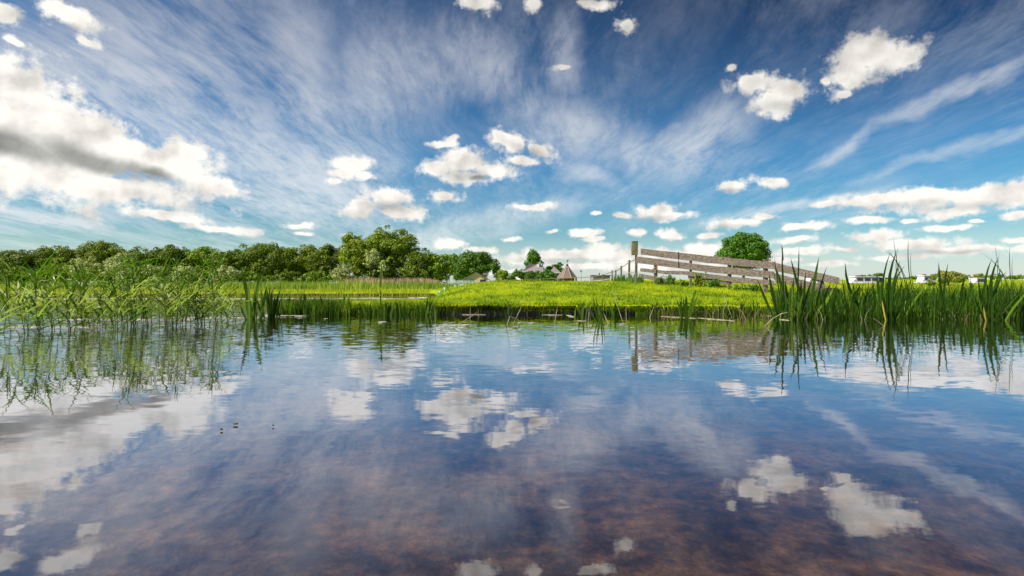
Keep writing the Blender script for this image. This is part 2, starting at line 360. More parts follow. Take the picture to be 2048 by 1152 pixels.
gy = lines([(-60,-2,14),(-2,15.4,60),(15.4,15.8,9),(15.8,30,70),(30,56,60),(56,120,70),(120,300,30),(300,3500,14)])
XX, YY = np.meshgrid(gx, gy)
ZZ = height(XX, YY)
nx, ny = len(gx), len(gy)
idx = np.arange(nx * ny).reshape(ny, nx)
quads = np.stack([idx[:-1, :-1], idx[:-1, 1:], idx[1:, 1:], idx[1:, :-1]], -1).reshape(-1, 4)
gme = npmesh('ground', np.stack([XX, YY, ZZ], -1).reshape(-1, 3), quads, True)
m, T = newmat('ground')
pos = T.n('ShaderNodeNewGeometry').outputs['Position']; pz = T.n('ShaderNodeSeparateXYZ', {0: pos}).outputs
na = T.noise(pos, 2.3, 9, 0.72, 0.3); nb = T.noise(pos, 12, 5, 0.65); nc = T.noise(pos, 0.5, 3)
mud = T.ramp(T.m('ADD', T.m('MULTIPLY', na, 0.65), T.m('MULTIPLY', nb, 0.35)), [(0.36, (0.010, 0.008, 0.007)), (0.46, (0.040, 0.027, 0.016)), (0.54, (0.105, 0.066, 0.034)), (0.66, (0.24, 0.155, 0.08))])
gr = T.ramp(T.m('ADD', T.m('MULTIPLY', nc, 0.5), T.m('MULTIPLY', nb, 0.5)), [(0.35, (0.12, 0.21, 0.008)), (0.5, (0.27, 0.38, 0.008)), (0.66, (0.44, 0.50, 0.015))])
soil = T.ramp(nb, [(0.35, (0.02, 0.014, 0.01)), (0.7, (0.07, 0.05, 0.03))])
fl = T.sstep(0.66, 0.74, T.noise(pos, 26, 4, 0.7)); mud = T.mix(1.0, mud, (1.02, 1.0, 0.86), 'MULTIPLY'); mud = T.mix(T.m('MULTIPLY', fl, 0.7), mud, (0.20, 0.15, 0.09))
fd_ = T.sstep(0.62, 0.70, T.noise(pos, 9, 6, 0.75)); mud = T.mix(T.m('MULTIPLY', fd_, 0.75), mud, (0.012, 0.010, 0.007))
c = T.mix(T.sstep(-0.1, 0.0, pz[2]), mud, soil)
c = T.mix(T.sstep(0.10, 0.19, T.m('ADD', pz[2], T.m('MULTIPLY', T.m('SUBTRACT', nb, 0.5), 0.1))), c, gr)
gmat = finish(m, T, T.n('ShaderNodeBsdfPrincipled', {'Base Color': c, 'Roughness': 0.95, 'Specular IOR Level': 0.1, 'Normal': T.n('ShaderNodeBump', {'Height': nb, 'Strength': 0.6, 'Distance': 0.03}).outputs[0]}).outputs[0])
tag(link('ground', gme, gmat), kind='structure')

# water
m, T = newmat('water')
geo = T.n('ShaderNodeNewGeometry'); pos = geo.outputs['Position']; pz = T.n('ShaderNodeSeparateXYZ', {0: pos}).outputs
w1 = T.noise(T.v('MULTIPLY', pos, (1.0, 2.2, 1)), 1.6, 2, 0.5, 0.4, out=1)
w2 = T.noise(T.v('MULTIPLY', pos, (1.0, 2.0, 1)), 7.0, 3, 0.5, 0.2, out=1)
dfar = T.sstep(3.0, 9.5, pz[1])
lft = T.sstep(0.5, -5.5, T.m('ADD', pz[0], T.m('MULTIPLY', T.noise(pos, 0.4, 2), 1.5)))
patch = T.sstep(0.42, 0.62, T.noise(T.v('MULTIPLY', pos, (0.5, 1.6, 1)), 0.9, 3))
k2 = T.m('ADD', 0.013, T.m('MULTIPLY', dfar, T.m('ADD', T.m('ADD', 0.032, T.m('MULTIPLY', patch, 0.028)), T.m('MULTIPLY', lft, 0.09))))
k1 = T.m('ADD', 0.012, T.m('MULTIPLY', dfar, 0.010))
o1 = T.v('SCALE', T.v('SUBTRACT', w1, (0.5, 0.5, 0.5))); m.node_tree.links.new(k1, o1.node.inputs['Scale'])
o2 = T.v('SCALE', T.v('SUBTRACT', w2, (0.5, 0.5, 0.5))); m.node_tree.links.new(k2, o2.node.inputs['Scale'])
nrm = T.v('NORMALIZE', T.v('ADD', (0, 0, 1), T.v('MULTIPLY', T.v('ADD', o1, o2), (0.8, 1.4, 0))))
cosi = T.m('ABSOLUTE', T.v('DOT_PRODUCT', geo.outputs['Incoming'], nrm))
fr = T.m('ADD', 0.035, T.m('MULTIPLY', T.m('POWER', T.m('SUBTRACT', 1.0, cosi, clamp=True), 2.45), 0.97), clamp=True)
gl = T.n('ShaderNodeBsdfAnisotropic', {'Color': (0.87, 0.91, 1.0, 1), 'Roughness': 0.012, 'Normal': nrm}).outputs[0]
tr = T.n('ShaderNodeBsdfTransparent', {'Color': (0.93, 0.84, 0.76, 1)}).outputs[0]
wmat = finish(m, T, T.n('ShaderNodeMixShader', {0: fr, 1: tr, 2: gl}).outputs[0])
wv = [(-2500, -60, 0), (2500, -60, 0), (2500, 3500, 0), (-2500, 3500, 0)]
tag(link('water', npmesh('water', wv, [(0, 1, 2, 3)]), wmat), kind='structure')

# ------------------------------------------------------------------ blades (stuff)
def blades(name, X, Y, Z, h, w, lean, mat, label, cat, seg=1, leanx=0.0):
    n = len(X); yaw = rng.uniform(0, math.pi, n)
    side = np.stack([np.cos(yaw), np.sin(yaw) * 0.6, np.zeros(n)], -1) * w[:, None]
    a = rng.uniform(0, 2 * math.pi, n); ln = lean * h * rng.uniform(0.2, 1.0, n)
    dx = np.cos(a) * ln + leanx * h; dy = np.sin(a) * ln
    b = np.stack([X, Y, Z - 0.01], -1)
    if seg == 1:
        tip = b + np.stack([dx, dy, h], -1)
        V = np.stack([b - side, b + side, tip], 1).reshape(-1, 3); Fq = np.arange(3 * n).reshape(n, 3)
    else:
        mid = b + np.stack([dx * .35, dy * .35, h * .6], -1); tip = b + np.stack([dx, dy, h], -1)
        V = np.stack([b - side * .8, b + side * .8, mid + side, mid - side, tip, tip + side * 0.05], 1).reshape(-1, 3)
        base = np.arange(n)[:, None] * 6
        Fq = np.concatenate([base + np.array([[0, 1, 2, 3]]), base + np.array([[3, 2, 5, 4]])], 0)
    o = link(name, npmesh(name, V, Fq), mat)
    return tag(o, label, cat, kind='stuff')
def scatter(n, px0, px1, d0, d1, cond, pw=1.0):
    px = rng.uniform(px0, px1, n); d = d0 * (d1 / d0) ** (rng.uniform(0, 1, n) ** pw)
    X = (px - CX) / F * d; Z = height(X, d); k = cond(X, d, Z); return X[k], d[k], Z[k]
X, Y, Z = scatter(230000, 480, 2080, 15.64, 27, lambda x, y, z: z > 0.12)
h = rng.uniform(0.03, 0.085, len(X)) * (1 + 0.5 * vnoise(X, Y, 0.4, 11)); h = np.clip(h, .02, .2)
blades('grass', X, Y, Z, h, rng.uniform(.004, .009, len(X)), 0.8, M['grass'], 'short bright yellow-green grass covering the bank behind the pond', 'grass')
X, Y, Z = scatter(17000, 700, 2080, 15.585, 15.85, lambda x, y, z: z > 0.02)
h = rng.uniform(0.05, 0.16, len(X))
blades('bank_edge_grass', X, Y - 0.05, Z - rng.uniform(0, .07, len(X)), h, rng.uniform(.004, .008, len(X)), 0.9, M['grass'], 'ragged grass hanging over the edge of the bank', 'grass', 2)
X, Y, Z = scatter(90000, -60, 2110, 27, 82, lambda x, y, z: z > 0.1)
blades('meadow_grass', X, Y, Z, rng.uniform(.06, .16, len(X)), rng.uniform(.02, .05, len(X)), 0.8, M['far_grass'], 'sunlit yellow-green meadow grass beyond the inlet', 'grass')
X, Y, Z = scatter(26000, -60, 1010, 66, 100, lambda x, y, z: z > 0.1)
k = (vnoise(X, Y, 9, 13) + 0.5 * vnoise(X, Y, 3, 2)) > -0.45
X, Y, Z = X[k], Y[k], Z[k]
hh = rng.uniform(.6, 1.35, len(X)) * (0.85 + 0.25 * vnoise(X, Y, 7, 4)) * (1 - 0.45 * sm(-12, -4, X))
blades('marsh_grass', X, Y, Z, hh, rng.uniform(.03, .07, len(X)), 0.3, M['marsh'], 'tall rough marsh grass standing in front of the trees', 'marsh grass')
X, Y, Z = scatter(5000, 690, 880, 92, 99, lambda x, y, z: z > 0.1)
blades('plume_grass', X, Y, Z, rng.uniform(1.2, 1.75, len(X)) * (1 - .3 * sm(-14, -10, X)), rng.uniform(.05, .09, len(X)), 0.3, M['marsh_pink'], 'pinkish seeding plumes of grass in front of the tallest trees', 'marsh grass')
X, Y, Z = scatter(26000, 820, 2080, 15.8, 27, lambda x, y, z: z > 0.12)
k = (vnoise(X, Y, 0.28, 21) + 0.6 * vnoise(X, Y, 0.9, 5)) > 0.55
X, Y, Z = X[k], Y[k], Z[k]
blades('grass_tussocks', X, Y, Z, rng.uniform(.06, .15, len(X)), rng.uniform(.004, .008, len(X)), 0.8, M['reed'], 'darker longer tussocks scattered through the bright bank grass', 'grass', 2)
X, Y, Z = scatter(9000, -60, 880, 47, 54, lambda x, y, z: (z > -.3) & (x < -.137 * y))
blades('far_shore_fringe', X, Y, np.maximum(Z, 0), rng.uniform(.12, .42, len(X)), rng.uniform(.015, .035, len(X)), 0.5, M['far_grass'], 'ragged waterside grass along the far edge of the inlet', 'grass')
# reed fringes: too dense to count
X, Y, Z = scatter(2600, 545, 700, 14.7, 15.9, lambda x, y, z: z > -9)
blades('reed_fringe', X, Y, np.full(len(X), -0.05), rng.uniform(.22, .52, len(X)) , rng.uniform(.007, .013, len(X)), 0.22, M['reed'], 'dense fringe of green reeds at the tip of the low spit', 'reeds', 2)
X, Y, Z = scatter(620, 700, 880, 15.2, 15.75, lambda x, y, z: z > -9)
blades('sparse_fringe', X, Y, np.full(len(X), -0.05), rng.uniform(.16, .36, len(X)), rng.uniform(.006, .011, len(X)), 0.3, M['reed'], 'sparse green and straw reeds along the low bank', 'reeds', 2)
X, Y, Z = scatter(900, 1270, 1560, 15.1, 15.6, lambda x, y, z: z > -9)
blades('stub_fringe', X, Y, np.full(len(X), -0.05), rng.uniform(.12, .36, len(X)) * (0.7 + .3 * sm(3, 6, X)), rng.uniform(.005, .010, len(X)), 0.2, M['reed'], 'row of short reed stubs along the bank below the fence', 'reeds', 2)
X, Y, Z = scatter(10500, 1545, 2120, 12.9, 16.6, lambda x, y, z: z > -9, 0.8)
hb = rng.beta(2, 3, len(X)) * .75 + .14; hb = hb * (0.85 + 0.2 * vnoise(X, Y, 0.9, 5)) * (0.75 + 0.35 * sm(7.5, 10, X / Y * 14))
blades('waterside_growth', X, Y, np.maximum(Z, -.05), hb, rng.uniform(.004, .012, len(X)), 0.5, M['reed'], 'thick green waterside growth between the tall reed clumps', 'reeds', 2, 0.08)

X, Y, Z = scatter(900, 1550, 2120, 12.6, 14.5, lambda x, y, z: z > -9)
blades('tall_waterside_blades', X, Y, np.full(len(X), -.08), rng.uniform(.5, 1.0, len(X)), rng.uniform(.006, .013, len(X)), 0.38, M['cattail'], 'tall dark blades mixed into the waterside growth on the right', 'reeds', 2, 0.06)
X, Y, Z = scatter(500, 1300, 2120, 12.6, 15.4, lambda x, y, z: z > -9)
blades('dead_straw_blades', X, Y, np.full(len(X), -.08), rng.uniform(.15, .45, len(X)), rng.uniform(.003, .007, len(X)), 0.8, M['straw_blade'], 'dead straw-coloured blades tangled among the waterside growth', 'reeds', 2)
X, Y, Z = scatter(420, 860, 1280, 15.0, 15.5, lambda x, y, z: z > -9)
k = vnoise(X, Y, .35, 31) > 0.1; X, Y = X[k], Y[k]
blades('thin_shore_blades', X, Y, np.full(len(X), -.06), rng.uniform(.10, .30, len(X)), rng.uniform(.003, .006, len(X)), 0.4, M['reed'], 'thin scattered blades standing before the dark planking', 'reeds', 2)
X, Y, Z = scatter(5200, 870, 1560, 15.56, 15.66, lambda x, y, z: z > -9)
k = vnoise(X, Y, .5, 17) + rng.uniform(-.5, .5, len(X)) > 0.0; X = X[k]; n_ = len(X); hh = rng.uniform(.05, .17, n_); x_ = rng.uniform(-.03, .03, n_)
Vb = np.stack([np.stack([X - .006, np.full(n_, 15.60), .205 + rng.uniform(0, .05, n_)], -1), np.stack([X + .006, np.full(n_, 15.60), .205 + rng.uniform(0, .05, n_)], -1), np.stack([X + x_ * .6 + .005, np.full(n_, 15.46), .24 - hh * .3], -1), np.stack([X + x_, 15.44 + rng.uniform(-.02, .02, n_), .22 - hh], -1)], 1)
tag(link('hanging_grass', npmesh('hanging_grass', Vb.reshape(-1, 3), np.arange(4 * n_).reshape(n_, 4)), M['grass']), 'grass hanging down over the dark planking', 'grass', kind='stuff')
# ------------------------------------------------------------------ trees
def leaf_quads(c, r, n, size, squash=0.75, up=0.25):
    d = rng.normal(size=(n, 3)); d[:, 2] += up; d /= np.linalg.norm(d, axis=1)[:, None]
    rr = r * rng.uniform(0.72, 1.06, n)[:, None]
    p = c + d * rr * np.array([1, 1, squash])
    nm = d * np.array([1, 1, 1.5]) + rng.normal(scale=0.42, size=(n, 3)); nm /= np.linalg.norm(nm, axis=1)[:, None]
    t = np.cross(nm, rng.normal(size=(n, 3))); t /= np.linalg.norm(t, axis=1)[:, None]
    b = np.cross(nm, t); s = size * rng.uniform(0.6, 1.25, n)[:, None]
    p = p + 0
    return np.stack([p - t * s, p - b * s * .6, p + t * s, p + b * s * .6], 1)
def tree(name, label, cat, px, topy, wpx, d, mat, nl=26, cb=0.15, base=None, leaf=0.17, group=None, shape='round', depth=0.7, rl=0.2, dens=1.0):
    X0 = (px - CX) / F * d
    bz = float(height(X0, d)) if base is None else base
    bz = max(bz, 0.0)
    H = CH + (HY - topy) * d / F - bz; Wd = wpx * d / F
    root = empty(name, (X0, d, bz), label, cat, group)
    z0 = bz + H * cb; cz = (z0 + bz + H) / 2; rz = (bz + H - z0) / 2
    Q = []; cs = []
    for i in range(nl):
        while True:
            u = rng.uniform(-1, 1, 3)
            q = np.linalg.norm(u)
            if 0.35 < q < 1: break
        if shape == 'cone': u[:2] *= (1.15 - 0.75 * (u[2] + 1) / 2)
        if shape == 'dome': u[2] = abs(u[2]) * 1.7 - 0.85; u[:2] *= math.sqrt(max(0.05, 1 - max(u[2], 0) ** 2)) / max(0.6, 1)
        r = Wd * rl * rng.uniform(0.7, 1.15)
        r = min(r, rz * 0.5)
        c = np.array([X0 + u[0] * max(Wd / 2 - r * .9, .05), d + u[1] * max(Wd / 2 - r, .05) * depth, cz + u[2] * (rz - r * .75)])
        cs.append((c, r)); Q.append(leaf_quads(c, r, int(dens * (26 + 3.1 * r * r / (leaf * leaf) * 1.7)), leaf))
    for i in range(int(nl * 1.3)):
        u = rng.normal(size=3); u /= np.linalg.norm(u); u[2] = abs(u[2]) * 1.2 - .35; u *= rng.uniform(.86, 1.10)
        if shape == 'cone': u[:2] *= (1.0 - 0.6 * max(u[2], 0))
        r = min(Wd * rl * rng.uniform(.25, .55), rz * .25)
        c = np.array([X0 + u[0] * (Wd / 2 - r * .5), d + u[1] * Wd / 2 * depth, cz + u[2] * rz])
        if c[2] < bz + r: continue
        Q.append(leaf_quads(c, r, int(dens * (10 + 3.6 * r * r / (leaf * leaf))), leaf))
    cs0 = np.array([X0, d, cz]); Q.append(leaf_quads(cs0, min(Wd * .3, rz * .8), 400, leaf, rz / max(Wd * .5, .1) if rz < Wd * .5 else 1.0))
    Q = np.concatenate(Q).reshape(-1, 3)
    link('crown', npmesh('crown', Q, np.arange(len(Q)).reshape(-1, 4)), mat, root)
    t = MB(); tr0 = max(0.05, H * 0.022)
    t.tube([(X0, d, bz - .1), (X0 + .02 * H, d, bz + H * .3), (X0, d, cz + rz * .35)], [tr0 * 1.3, tr0, tr0 * .35], 7)
    for c, r in cs[:9]:
        s = Vector((X0, d, bz + H * rng.uniform(.18, .5))); e = Vector(c); mid = (s + e) / 2 + Vector((0, 0, H * .04))
        t.tube([s, mid, e], [tr0 * .55, tr0 * .35, tr0 * .12], 5)
    t.build('trunk', M['bark'], root)
    return root
TL = 'trees in the long row on the far left shore'
row = [(-40,502,110,'leftmost tree of the far row, cut by the left edge',112),(45,498,110,'low rounded tree near the left edge of the far tree row',112),(118,489,105,'domed dark tree left of the tall bumpy one in the far row',115),
 (205,481,105,'bumpy treetop rising above the pale shrubs on the far left',118),(275,493,90,'dark green tree right of the bumpy treetop in the far row',114),(345,489,100,'broad tree behind the tall leaning reeds on the left',116),
 (410,492,95,'rounded tree behind the right edge of the left reeds',118),(462,497,70,'thin airy tree with sky showing between its branches',112),(530,483,130,'widest dark tree of the far row, with a domed top',115),
 (605,489,100,'dense dark tree between the widest tree and the tall grove',116),(655,487,70,'dark tree tucked against the left side of the tall grove',112)]
for i, (px, ty, w, lab, d) in enumerate(row):
    tree('broadleaf_tree', lab, 'tree', px, ty, w * 1.28, d, M['tree_dark'] if i % 3 else M['tree_mid'], 62, 0.0, group=TL, leaf=0.16, rl=.125)
for px, ty, w, lab in [(15,525,80,'dark shrub under the leftmost trees'),(85,528,80,'shrub below the domed tree on the far left'),(490,538,80,'dark undergrowth below the widest far tree, left part'),(570,540,90,'dark undergrowth below the widest far tree, right part'),(640,540,80,'dark undergrowth left of the white blossoming bush')]:
    tree('undergrowth_shrub', lab, 'shrub', px, ty, w, 107, M['tree_dark'], 16, 0.0, leaf=0.19, group='undergrowth below the far trees', rl=.25)
for px, ty, w, d, lab in [(175,512,75,104,'yellow-green shrub left of the pale blossoming ones'),(245,502,75,104,'pale blossoming shrub below the bumpy treetop'),(300,528,85,100,'pale flowering shrub right behind the tall left reeds'),(450,530,60,102,'small pale shrub in front of the dark far trees'),
                     (120,515,60,104,'yellowish shrub near the left edge trees'),(370,530,70,100,'pale shrub behind the right half of the left reeds')]:
    tree('pale_shrub', lab, 'shrub', px, ty, w, d, M['tree_pale'] if 'pale' in lab else M['tree_light'], 20, 0.0, leaf=0.15, group='pale shrubs in front of the far row')
tree('oak_tree', 'tallest tree of the grove, broad rounded yellow-green crown', 'tree', 782, 447, 128, 104, M['tree_mid'], 52, 0.12, leaf=0.17, rl=.15)
tree('oak_tree', 'darker tree at the upper left of the tall grove', 'tree', 706, 461, 62, 104, M['tree_mid'], 24, 0.2, leaf=0.17)
tree('lime_tree', 'bright yellow-green tree at the front left of the grove', 'tree', 712, 474, 72, 97, M['tree_light'], 34, 0.04, leaf=0.16)
tree('oak_tree', 'dark tree at the right shoulder of the tall grove', 'tree', 842, 492, 70, 100, M['tree_dark'], 26, 0.04, leaf=0.17)
tree('oak_tree', 'mid green tree right of the grove, behind the teal tubs', 'tree', 878, 502, 64, 100, M['tree_mid'], 26, 0.02, leaf=0.17)
tree('undergrowth_shrub', 'dark shrub below the tallest tree, left part', 'shrub', 760, 528, 80, 97, M['tree_dark'], 20, 0.0, leaf=0.17, rl=.25)
tree('undergrowth_shrub', 'dark shrub below the tallest tree, right part', 'shrub', 822, 530, 80, 97, M['tree_dark'], 20, 0.0, leaf=0.17, rl=.25)
tree('blossom_bush', 'white blossoming bush at the foot of the bright tree', 'bush', 684, 528, 48, 94, M['tree_pale'], 16, 0.0, leaf=0.14)
tree('blossom_bush', 'white blossoming bush high against the tall grove', 'bush', 745, 492, 36, 95, M['tree_pale'], 14, 0.35, leaf=0.14)
tree('blossom_bush', 'small white flowering bush between grove and dark shrubs', 'bush', 767, 514, 22, 93, M['tree_pale'], 9, 0.3, leaf=0.13)
tree('chestnut_tree', 'large domed tree behind the cream-gabled shed', 'tree', 948, 498, 100, 145, M['tree_green'], 40, 0.05, leaf=0.23)
tree('chestnut_tree', 'dark tree peeking out left of the large domed tree', 'tree', 912, 503, 50, 150, M['tree_dark'], 18, 0.1, leaf=0.23)
tree('young_tree', 'small yellow-green tree right of the cream-gabled shed', 'tree', 1004, 538, 34, 135, M['tree_light'], 12, 0.02, leaf=0.2)
tree('young_tree', 'thin twiggy tree at the right end of the domed tree', 'tree', 992, 520, 26, 150, M['tree_green'], 9, 0.1, leaf=0.22, dens=.5)
tree('young_tree', 'low green tree left of the farmhouse hedge', 'tree', 1022, 545, 24, 150, M['tree_green'], 9, 0.0, leaf=0.22)
tree('elm_tree', 'tall layered tree rising behind the farmhouse roof', 'tree', 1066, 496, 46, 200, M['tree_green'], 30, 0.1, leaf=0.3, shape='cone', rl=.22)
tree('elm_tree', 'rounded tree behind the small brick house', 'tree', 1112, 524, 56, 205, M['tree_green'], 22, 0.1, leaf=0.3)
for px, ty, w, lab in [(1037,536,30,'leftmost hedge tree in front of the farmhouse'),(1059,541,34,'hedge tree below the farmhouse gable'),(1078,541,34,'hedge tree below the white chimney'),(1098,538,32,'hedge tree between the farmhouse and the brick house')]:
    tree('hedge_tree', lab, 'tree', px, ty, w, 160, M['tree_green'], 26, 0.0, leaf=0.2, group='clipped trees before the farmhouse', rl=.26)
tree('sycamore_tree', 'solitary round-crowned tree standing behind the board fence', 'tree', 1486, 465, 112, 80, M['tree_green'], 70, 0.22, leaf=0.13, rl=.15, dens=1.3)
tree('flowering_bush', 'round bush with reddish flowers right of the white boats', 'bush', 1896, 540, 66, 42, M['bush_rust'], 34, 0.0, leaf=0.05)
tree('low_bush', 'small bush at the left side of the flowering bush', 'bush', 1862, 560, 26, 41, M['tree_dark'], 12, 0.0, leaf=0.05)
fr_ = [(1700,560,22),(1722,549,26),(1752,545,42),(1790,553,44),(1830,551,40),(1860,550,34),(1930,549,36),(1962,546,36),(1995,547,40),(2035,549,44),(1640,557,30),(1672,559,24)]
for i, (px, ty, w) in enumerate(fr_):
    desc = ['left of the cruiser bow','at the bow of the cabin cruiser','right above the cabin cruiser','between the cruiser and the tall reeds','behind the fan-shaped reed clump','left behind the flowering bush','just right of the flowering bush','above the small boat on the right','left of the right-hand reed clump','at the right edge of the picture','behind the low end of the board fence','beyond the tip of the board fence'][i]
    tree('distant_tree', 'low distant tree on the horizon ' + desc, 'tree', px, ty, w, 240, M['tree_mid'] if i % 2 else M['tree_dark'], 12, 0.0, leaf=0.3, group='distant trees on the right horizon', rl=.24)

# ------------------------------------------------------------------ buildings
def bloc(px, d): X0 = (px - CX) / F * d; return X0, float(height(X0, d))
def gable_prism(mb, x0, x1, y0, y1, ze, zr, th, over=0.3):
    """roof ridge along Y, gable facing -Y"""
    xm = (x0 + x1) / 2
    for sx, xa in ((-1, x0 - over), (1, x1 + over)):
        dz = (zr - ze) * over / (abs(xm - x0))
        mb.poly([(xa, y0 - over, ze - dz), (xm, y0 - over, zr), (xm, y0 - over, zr + th), (xa, y0 - over, ze - dz + th)], (0, y1 - y0 + 2 * over, 0))
# cream shed
d = 130; x0, gz = bloc(952, d); gz = .6
sh = empty('garden_shed', (x0, d, gz), 'small shed with a cream gable in front of the large domed tree', 'shed')
zr = P(0, 546, d).z; ze = P(0, 559, d).z; w = 2.6
mb = MB(); mb.box((x0 - .4, d + 2.5, (gz + ze) / 2), (w * 1.7, 5, ze - gz)); mb.poly([(x0 - w, d, ze), (x0 + w, d, ze), (x0 + .0, d, zr)], (0, 4.9, 0)); mb.build('wall', M['cream'], sh)
mb = MB(); gable_prism(mb, x0 - w, x0 + w, d, d + 5, ze + .03, zr + .03, .12, .35); mb.box((x0 + 2.0, d + 2.2, (ze + zr) / 2 + .5), (1.2, 1.6, .5)); mb.build('roof', M['slate'], sh)
MB().box((x0 - .9, d - .06, (gz + ze) / 2), (.9, .1, ze - gz - .3)).build('window', M['glass'], sh)
MB().box((x0 + 1.5, d - .06, (gz + ze) / 2), (1.2, .1, ze - gz)).build('door', M['glass'], sh)
pf = empty('picket_fence', (x0 - 3, d - 2, gz), 'pale blue-grey picket fence at the left of the cream shed', 'fence')
mb = MB()
for i in range(16): mb.box((x0 - 4.2 + i * .3, d - 2, gz + .75), (.2, .05, 1.5))
mb.build('picket_panel', M['picket'], pf)
MB().box((x0 - 1.9, d - 1.9, gz + 1.1), (5, .06, .1)).box((x0 - 1.9, d - 1.9, gz + .4), (5, .06, .1)).build('rail', M['picket'], pf)
# farmhouse with hipped roof
def hip_house(name, label, px, d, ridge_y, eave_y, wpx, ridgepx, gz, depth, wallm, chim=None):
    x0 = (px - CX) / F * d; zr = P(0, ridge_y, d).z; ze = P(0, eave_y, d).z; w = wpx * d / F / 2; rw = ridgepx * d / F / 2
    h = empty(name, (x0, d, gz), label, 'house')
    MB().box((x0, d + depth / 2, (gz + ze) / 2), (w * 1.84, depth, ze - gz)).build('wall', wallm, h)
    rf = MB(); v = [(x0 - w, d - .4, ze), (x0 + w, d - .4, ze), (x0 + w, d + depth + .4, ze), (x0 - w, d + depth + .4, ze), (x0 - rw, d + depth * .35, zr), (x0 + rw, d + depth * .6, zr)]
    rf.v = [Vector(q) for q in v]; rf.f = [[0, 1, 5, 4], [1, 2, 5], [2, 3, 4, 5], [3, 0, 4], [0, 3, 2, 1]]
    r = rf.build('roof', M['slate'], h)
    if chim:
        cx = (chim[0] - CX) / F * d
        c = MB().box((cx, d + depth * .4, (P(0, chim[1], d).z + ze) / 2), (.7, .7, P(0, chim[1], d).z - ze)).build('chimney', M['white'], r)
    for sx in (-.5, .1, .6):
        f = MB().box((x0 + w * sx, d - .04, ze - 1.4), (.9, .12, 1.3)).build('window', M['white'], h)
        MB().box((x0 + w * sx, d - .10, ze - 1.4), (.7, .08, 1.1)).build('pane', M['glass'], f)
    MB().box((x0, d - .32, ze - .1), (w * 2.02, .12, .22)).build('gutter', M['white'], h)
    return h
hip_house('farmhouse', 'farmhouse with grey hipped roof and white chimney behind the hedge trees', 1068, 180, 527, 543, 46, 18, .6, 8, M['brick'], (1077, 527))
hip_house('brick_house', 'small dark brick house with grey pointed roof beside the thatched barn', 1110, 172, 533, 545, 22, 2, .6, 4, M['brick'])
# thatched hay barn with pyramid roof
d = 140; x0 = (1136.5 - CX) / F * d; gz = .6; za = P(0, 532, d).z; zb = P(0, 556, d).z; rr = 22 * d / F
hb_ = empty('hay_barn', (x0, d + rr, gz), 'thatched round barn with a steep conical roof and weather vane', 'barn')
rf = MB(); k = 8
for i in range(k): a = 2 * math.pi * (i + .4) / k; rf.v.append(Vector((x0 + rr * math.cos(a), d + rr + rr * math.sin(a), zb)))
for i in range(k): a = 2 * math.pi * (i + .4) / k; rf.v.append(Vector((x0 + .25 * math.cos(a), d + rr + .25 * math.sin(a), za)))
rf.f = [[i, (i + 1) % k, k + (i + 1) % k, k + i] for i in range(k)] + [list(range(k))[::-1], list(range(k, 2 * k))]
rf = rf.build('roof', M['thatch'], hb_)
MB().tube([(x0, d + rr, za - .3), (x0, d + rr, za + .5)], [.35, .25], 8).build('ridge_cap', M['peat'], rf)
rb = MB()
for i in range(k):
    a = 2 * math.pi * (i + .4) / k; rb.tube([(x0 + (rr + .02) * math.cos(a), d + rr + (rr + .02) * math.sin(a), zb + .04), (x0 + .28 * math.cos(a), d + rr + .28 * math.sin(a), za + .03)], .07, 4)
rb.build('hip_ridge', M['rail'], rf)
vn = MB().tube([(x0, d + rr, za + .4), (x0, d + rr, za + 1.4)], .04, 5); vn.poly([(x0 - .35, d + rr, za + 1.1), (x0 + .4, d + rr, za + 1.25), (x0 + .15, d + rr, za + 1.6), (x0 - .1, d + rr, za + 1.3)], (0, .05, 0)); vn.build('weather_vane', M['black'], hb_)
for i in range(k):
    a = 2 * math.pi * (i + .4) / k; pp = MB().tube([(x0 + rr * .9 * math.cos(a), d + rr + rr * .9 * math.sin(a), gz - .3), (x0 + rr * .9 * math.cos(a), d + rr + rr * .9 * math.sin(a), zb)], .12, 6); pp.build('post', M['post'], hb_)
MB().box((x0, d + rr, (gz + zb) / 2), (rr * 1.2, rr * 1.2, zb - gz - .05)).build('wall', M['brick'], hb_)
# pole and low flat shed right of it
d = 140; x1 = (1162 - CX) / F * d
lp = empty('lamp_post', (x1, d, .7), 'thin lone lamp post right of the conical thatched roof', 'lamp post')
MB().tube([(x1, d, .5), (x1, d, P(0, 543, d).z)], [.12, .08], 6).build('pole', M['rail'], lp)
MB().tube([(x1, d, P(0, 543, d).z), (x1, d, P(0, 541, d).z)], [.25, .2], 6).build('lamp_head', M['black'], lp)
d = 120; x1 = (1203 - CX) / F * d
fs = empty('low_shed', (x1, d, .7), 'low flat-roofed grey shed on the horizon left of the fence posts', 'shed')
zt = P(0, 551.5, d).z
MB().box((x1, d + 1.5, (.6 + zt) / 2), (3.4, 3, zt - .6)).build('wall', M['slate'], fs)
rf = MB().box((x1, d + 1.5, zt + .06), (3.8, 3.4, .14)).build('roof', M['black'], fs)
MB().box((x1 - .3, d + 1, zt + .3), (.18, .18, .6)).build('chimney_pipe', M['black'], rf)
# washing / cloth seen beyond the rail left of farmhouse
d = 150; x1 = (1032 - CX) / F * d
gt = empty('white_tent', (x1, d, .7), 'small white garden tent left of the hedge trees', 'tent')
MB().box((x1, d + 1, (.6 + P(0, 559, d).z) / 2), (2.6, 2, P(0, 559, d).z - .6)).build('tent_wall', M['white'], gt)
rf = MB(); zc = P(0, 559, d).z; rf.v = [Vector(q) for q in [(x1 - 1.4, d - .1, zc), (x1 + 1.4, d - .1, zc), (x1 + 1.4, d + 2.1, zc), (x1 - 1.4, d + 2.1, zc), (x1, d + 1, zc + .7)]]; rf.f = [[0,1,4],[1,2,4],[2,3,4],[3,0,4],[3,2,1,0]]
rf.build('tent_roof', M['white'], gt)

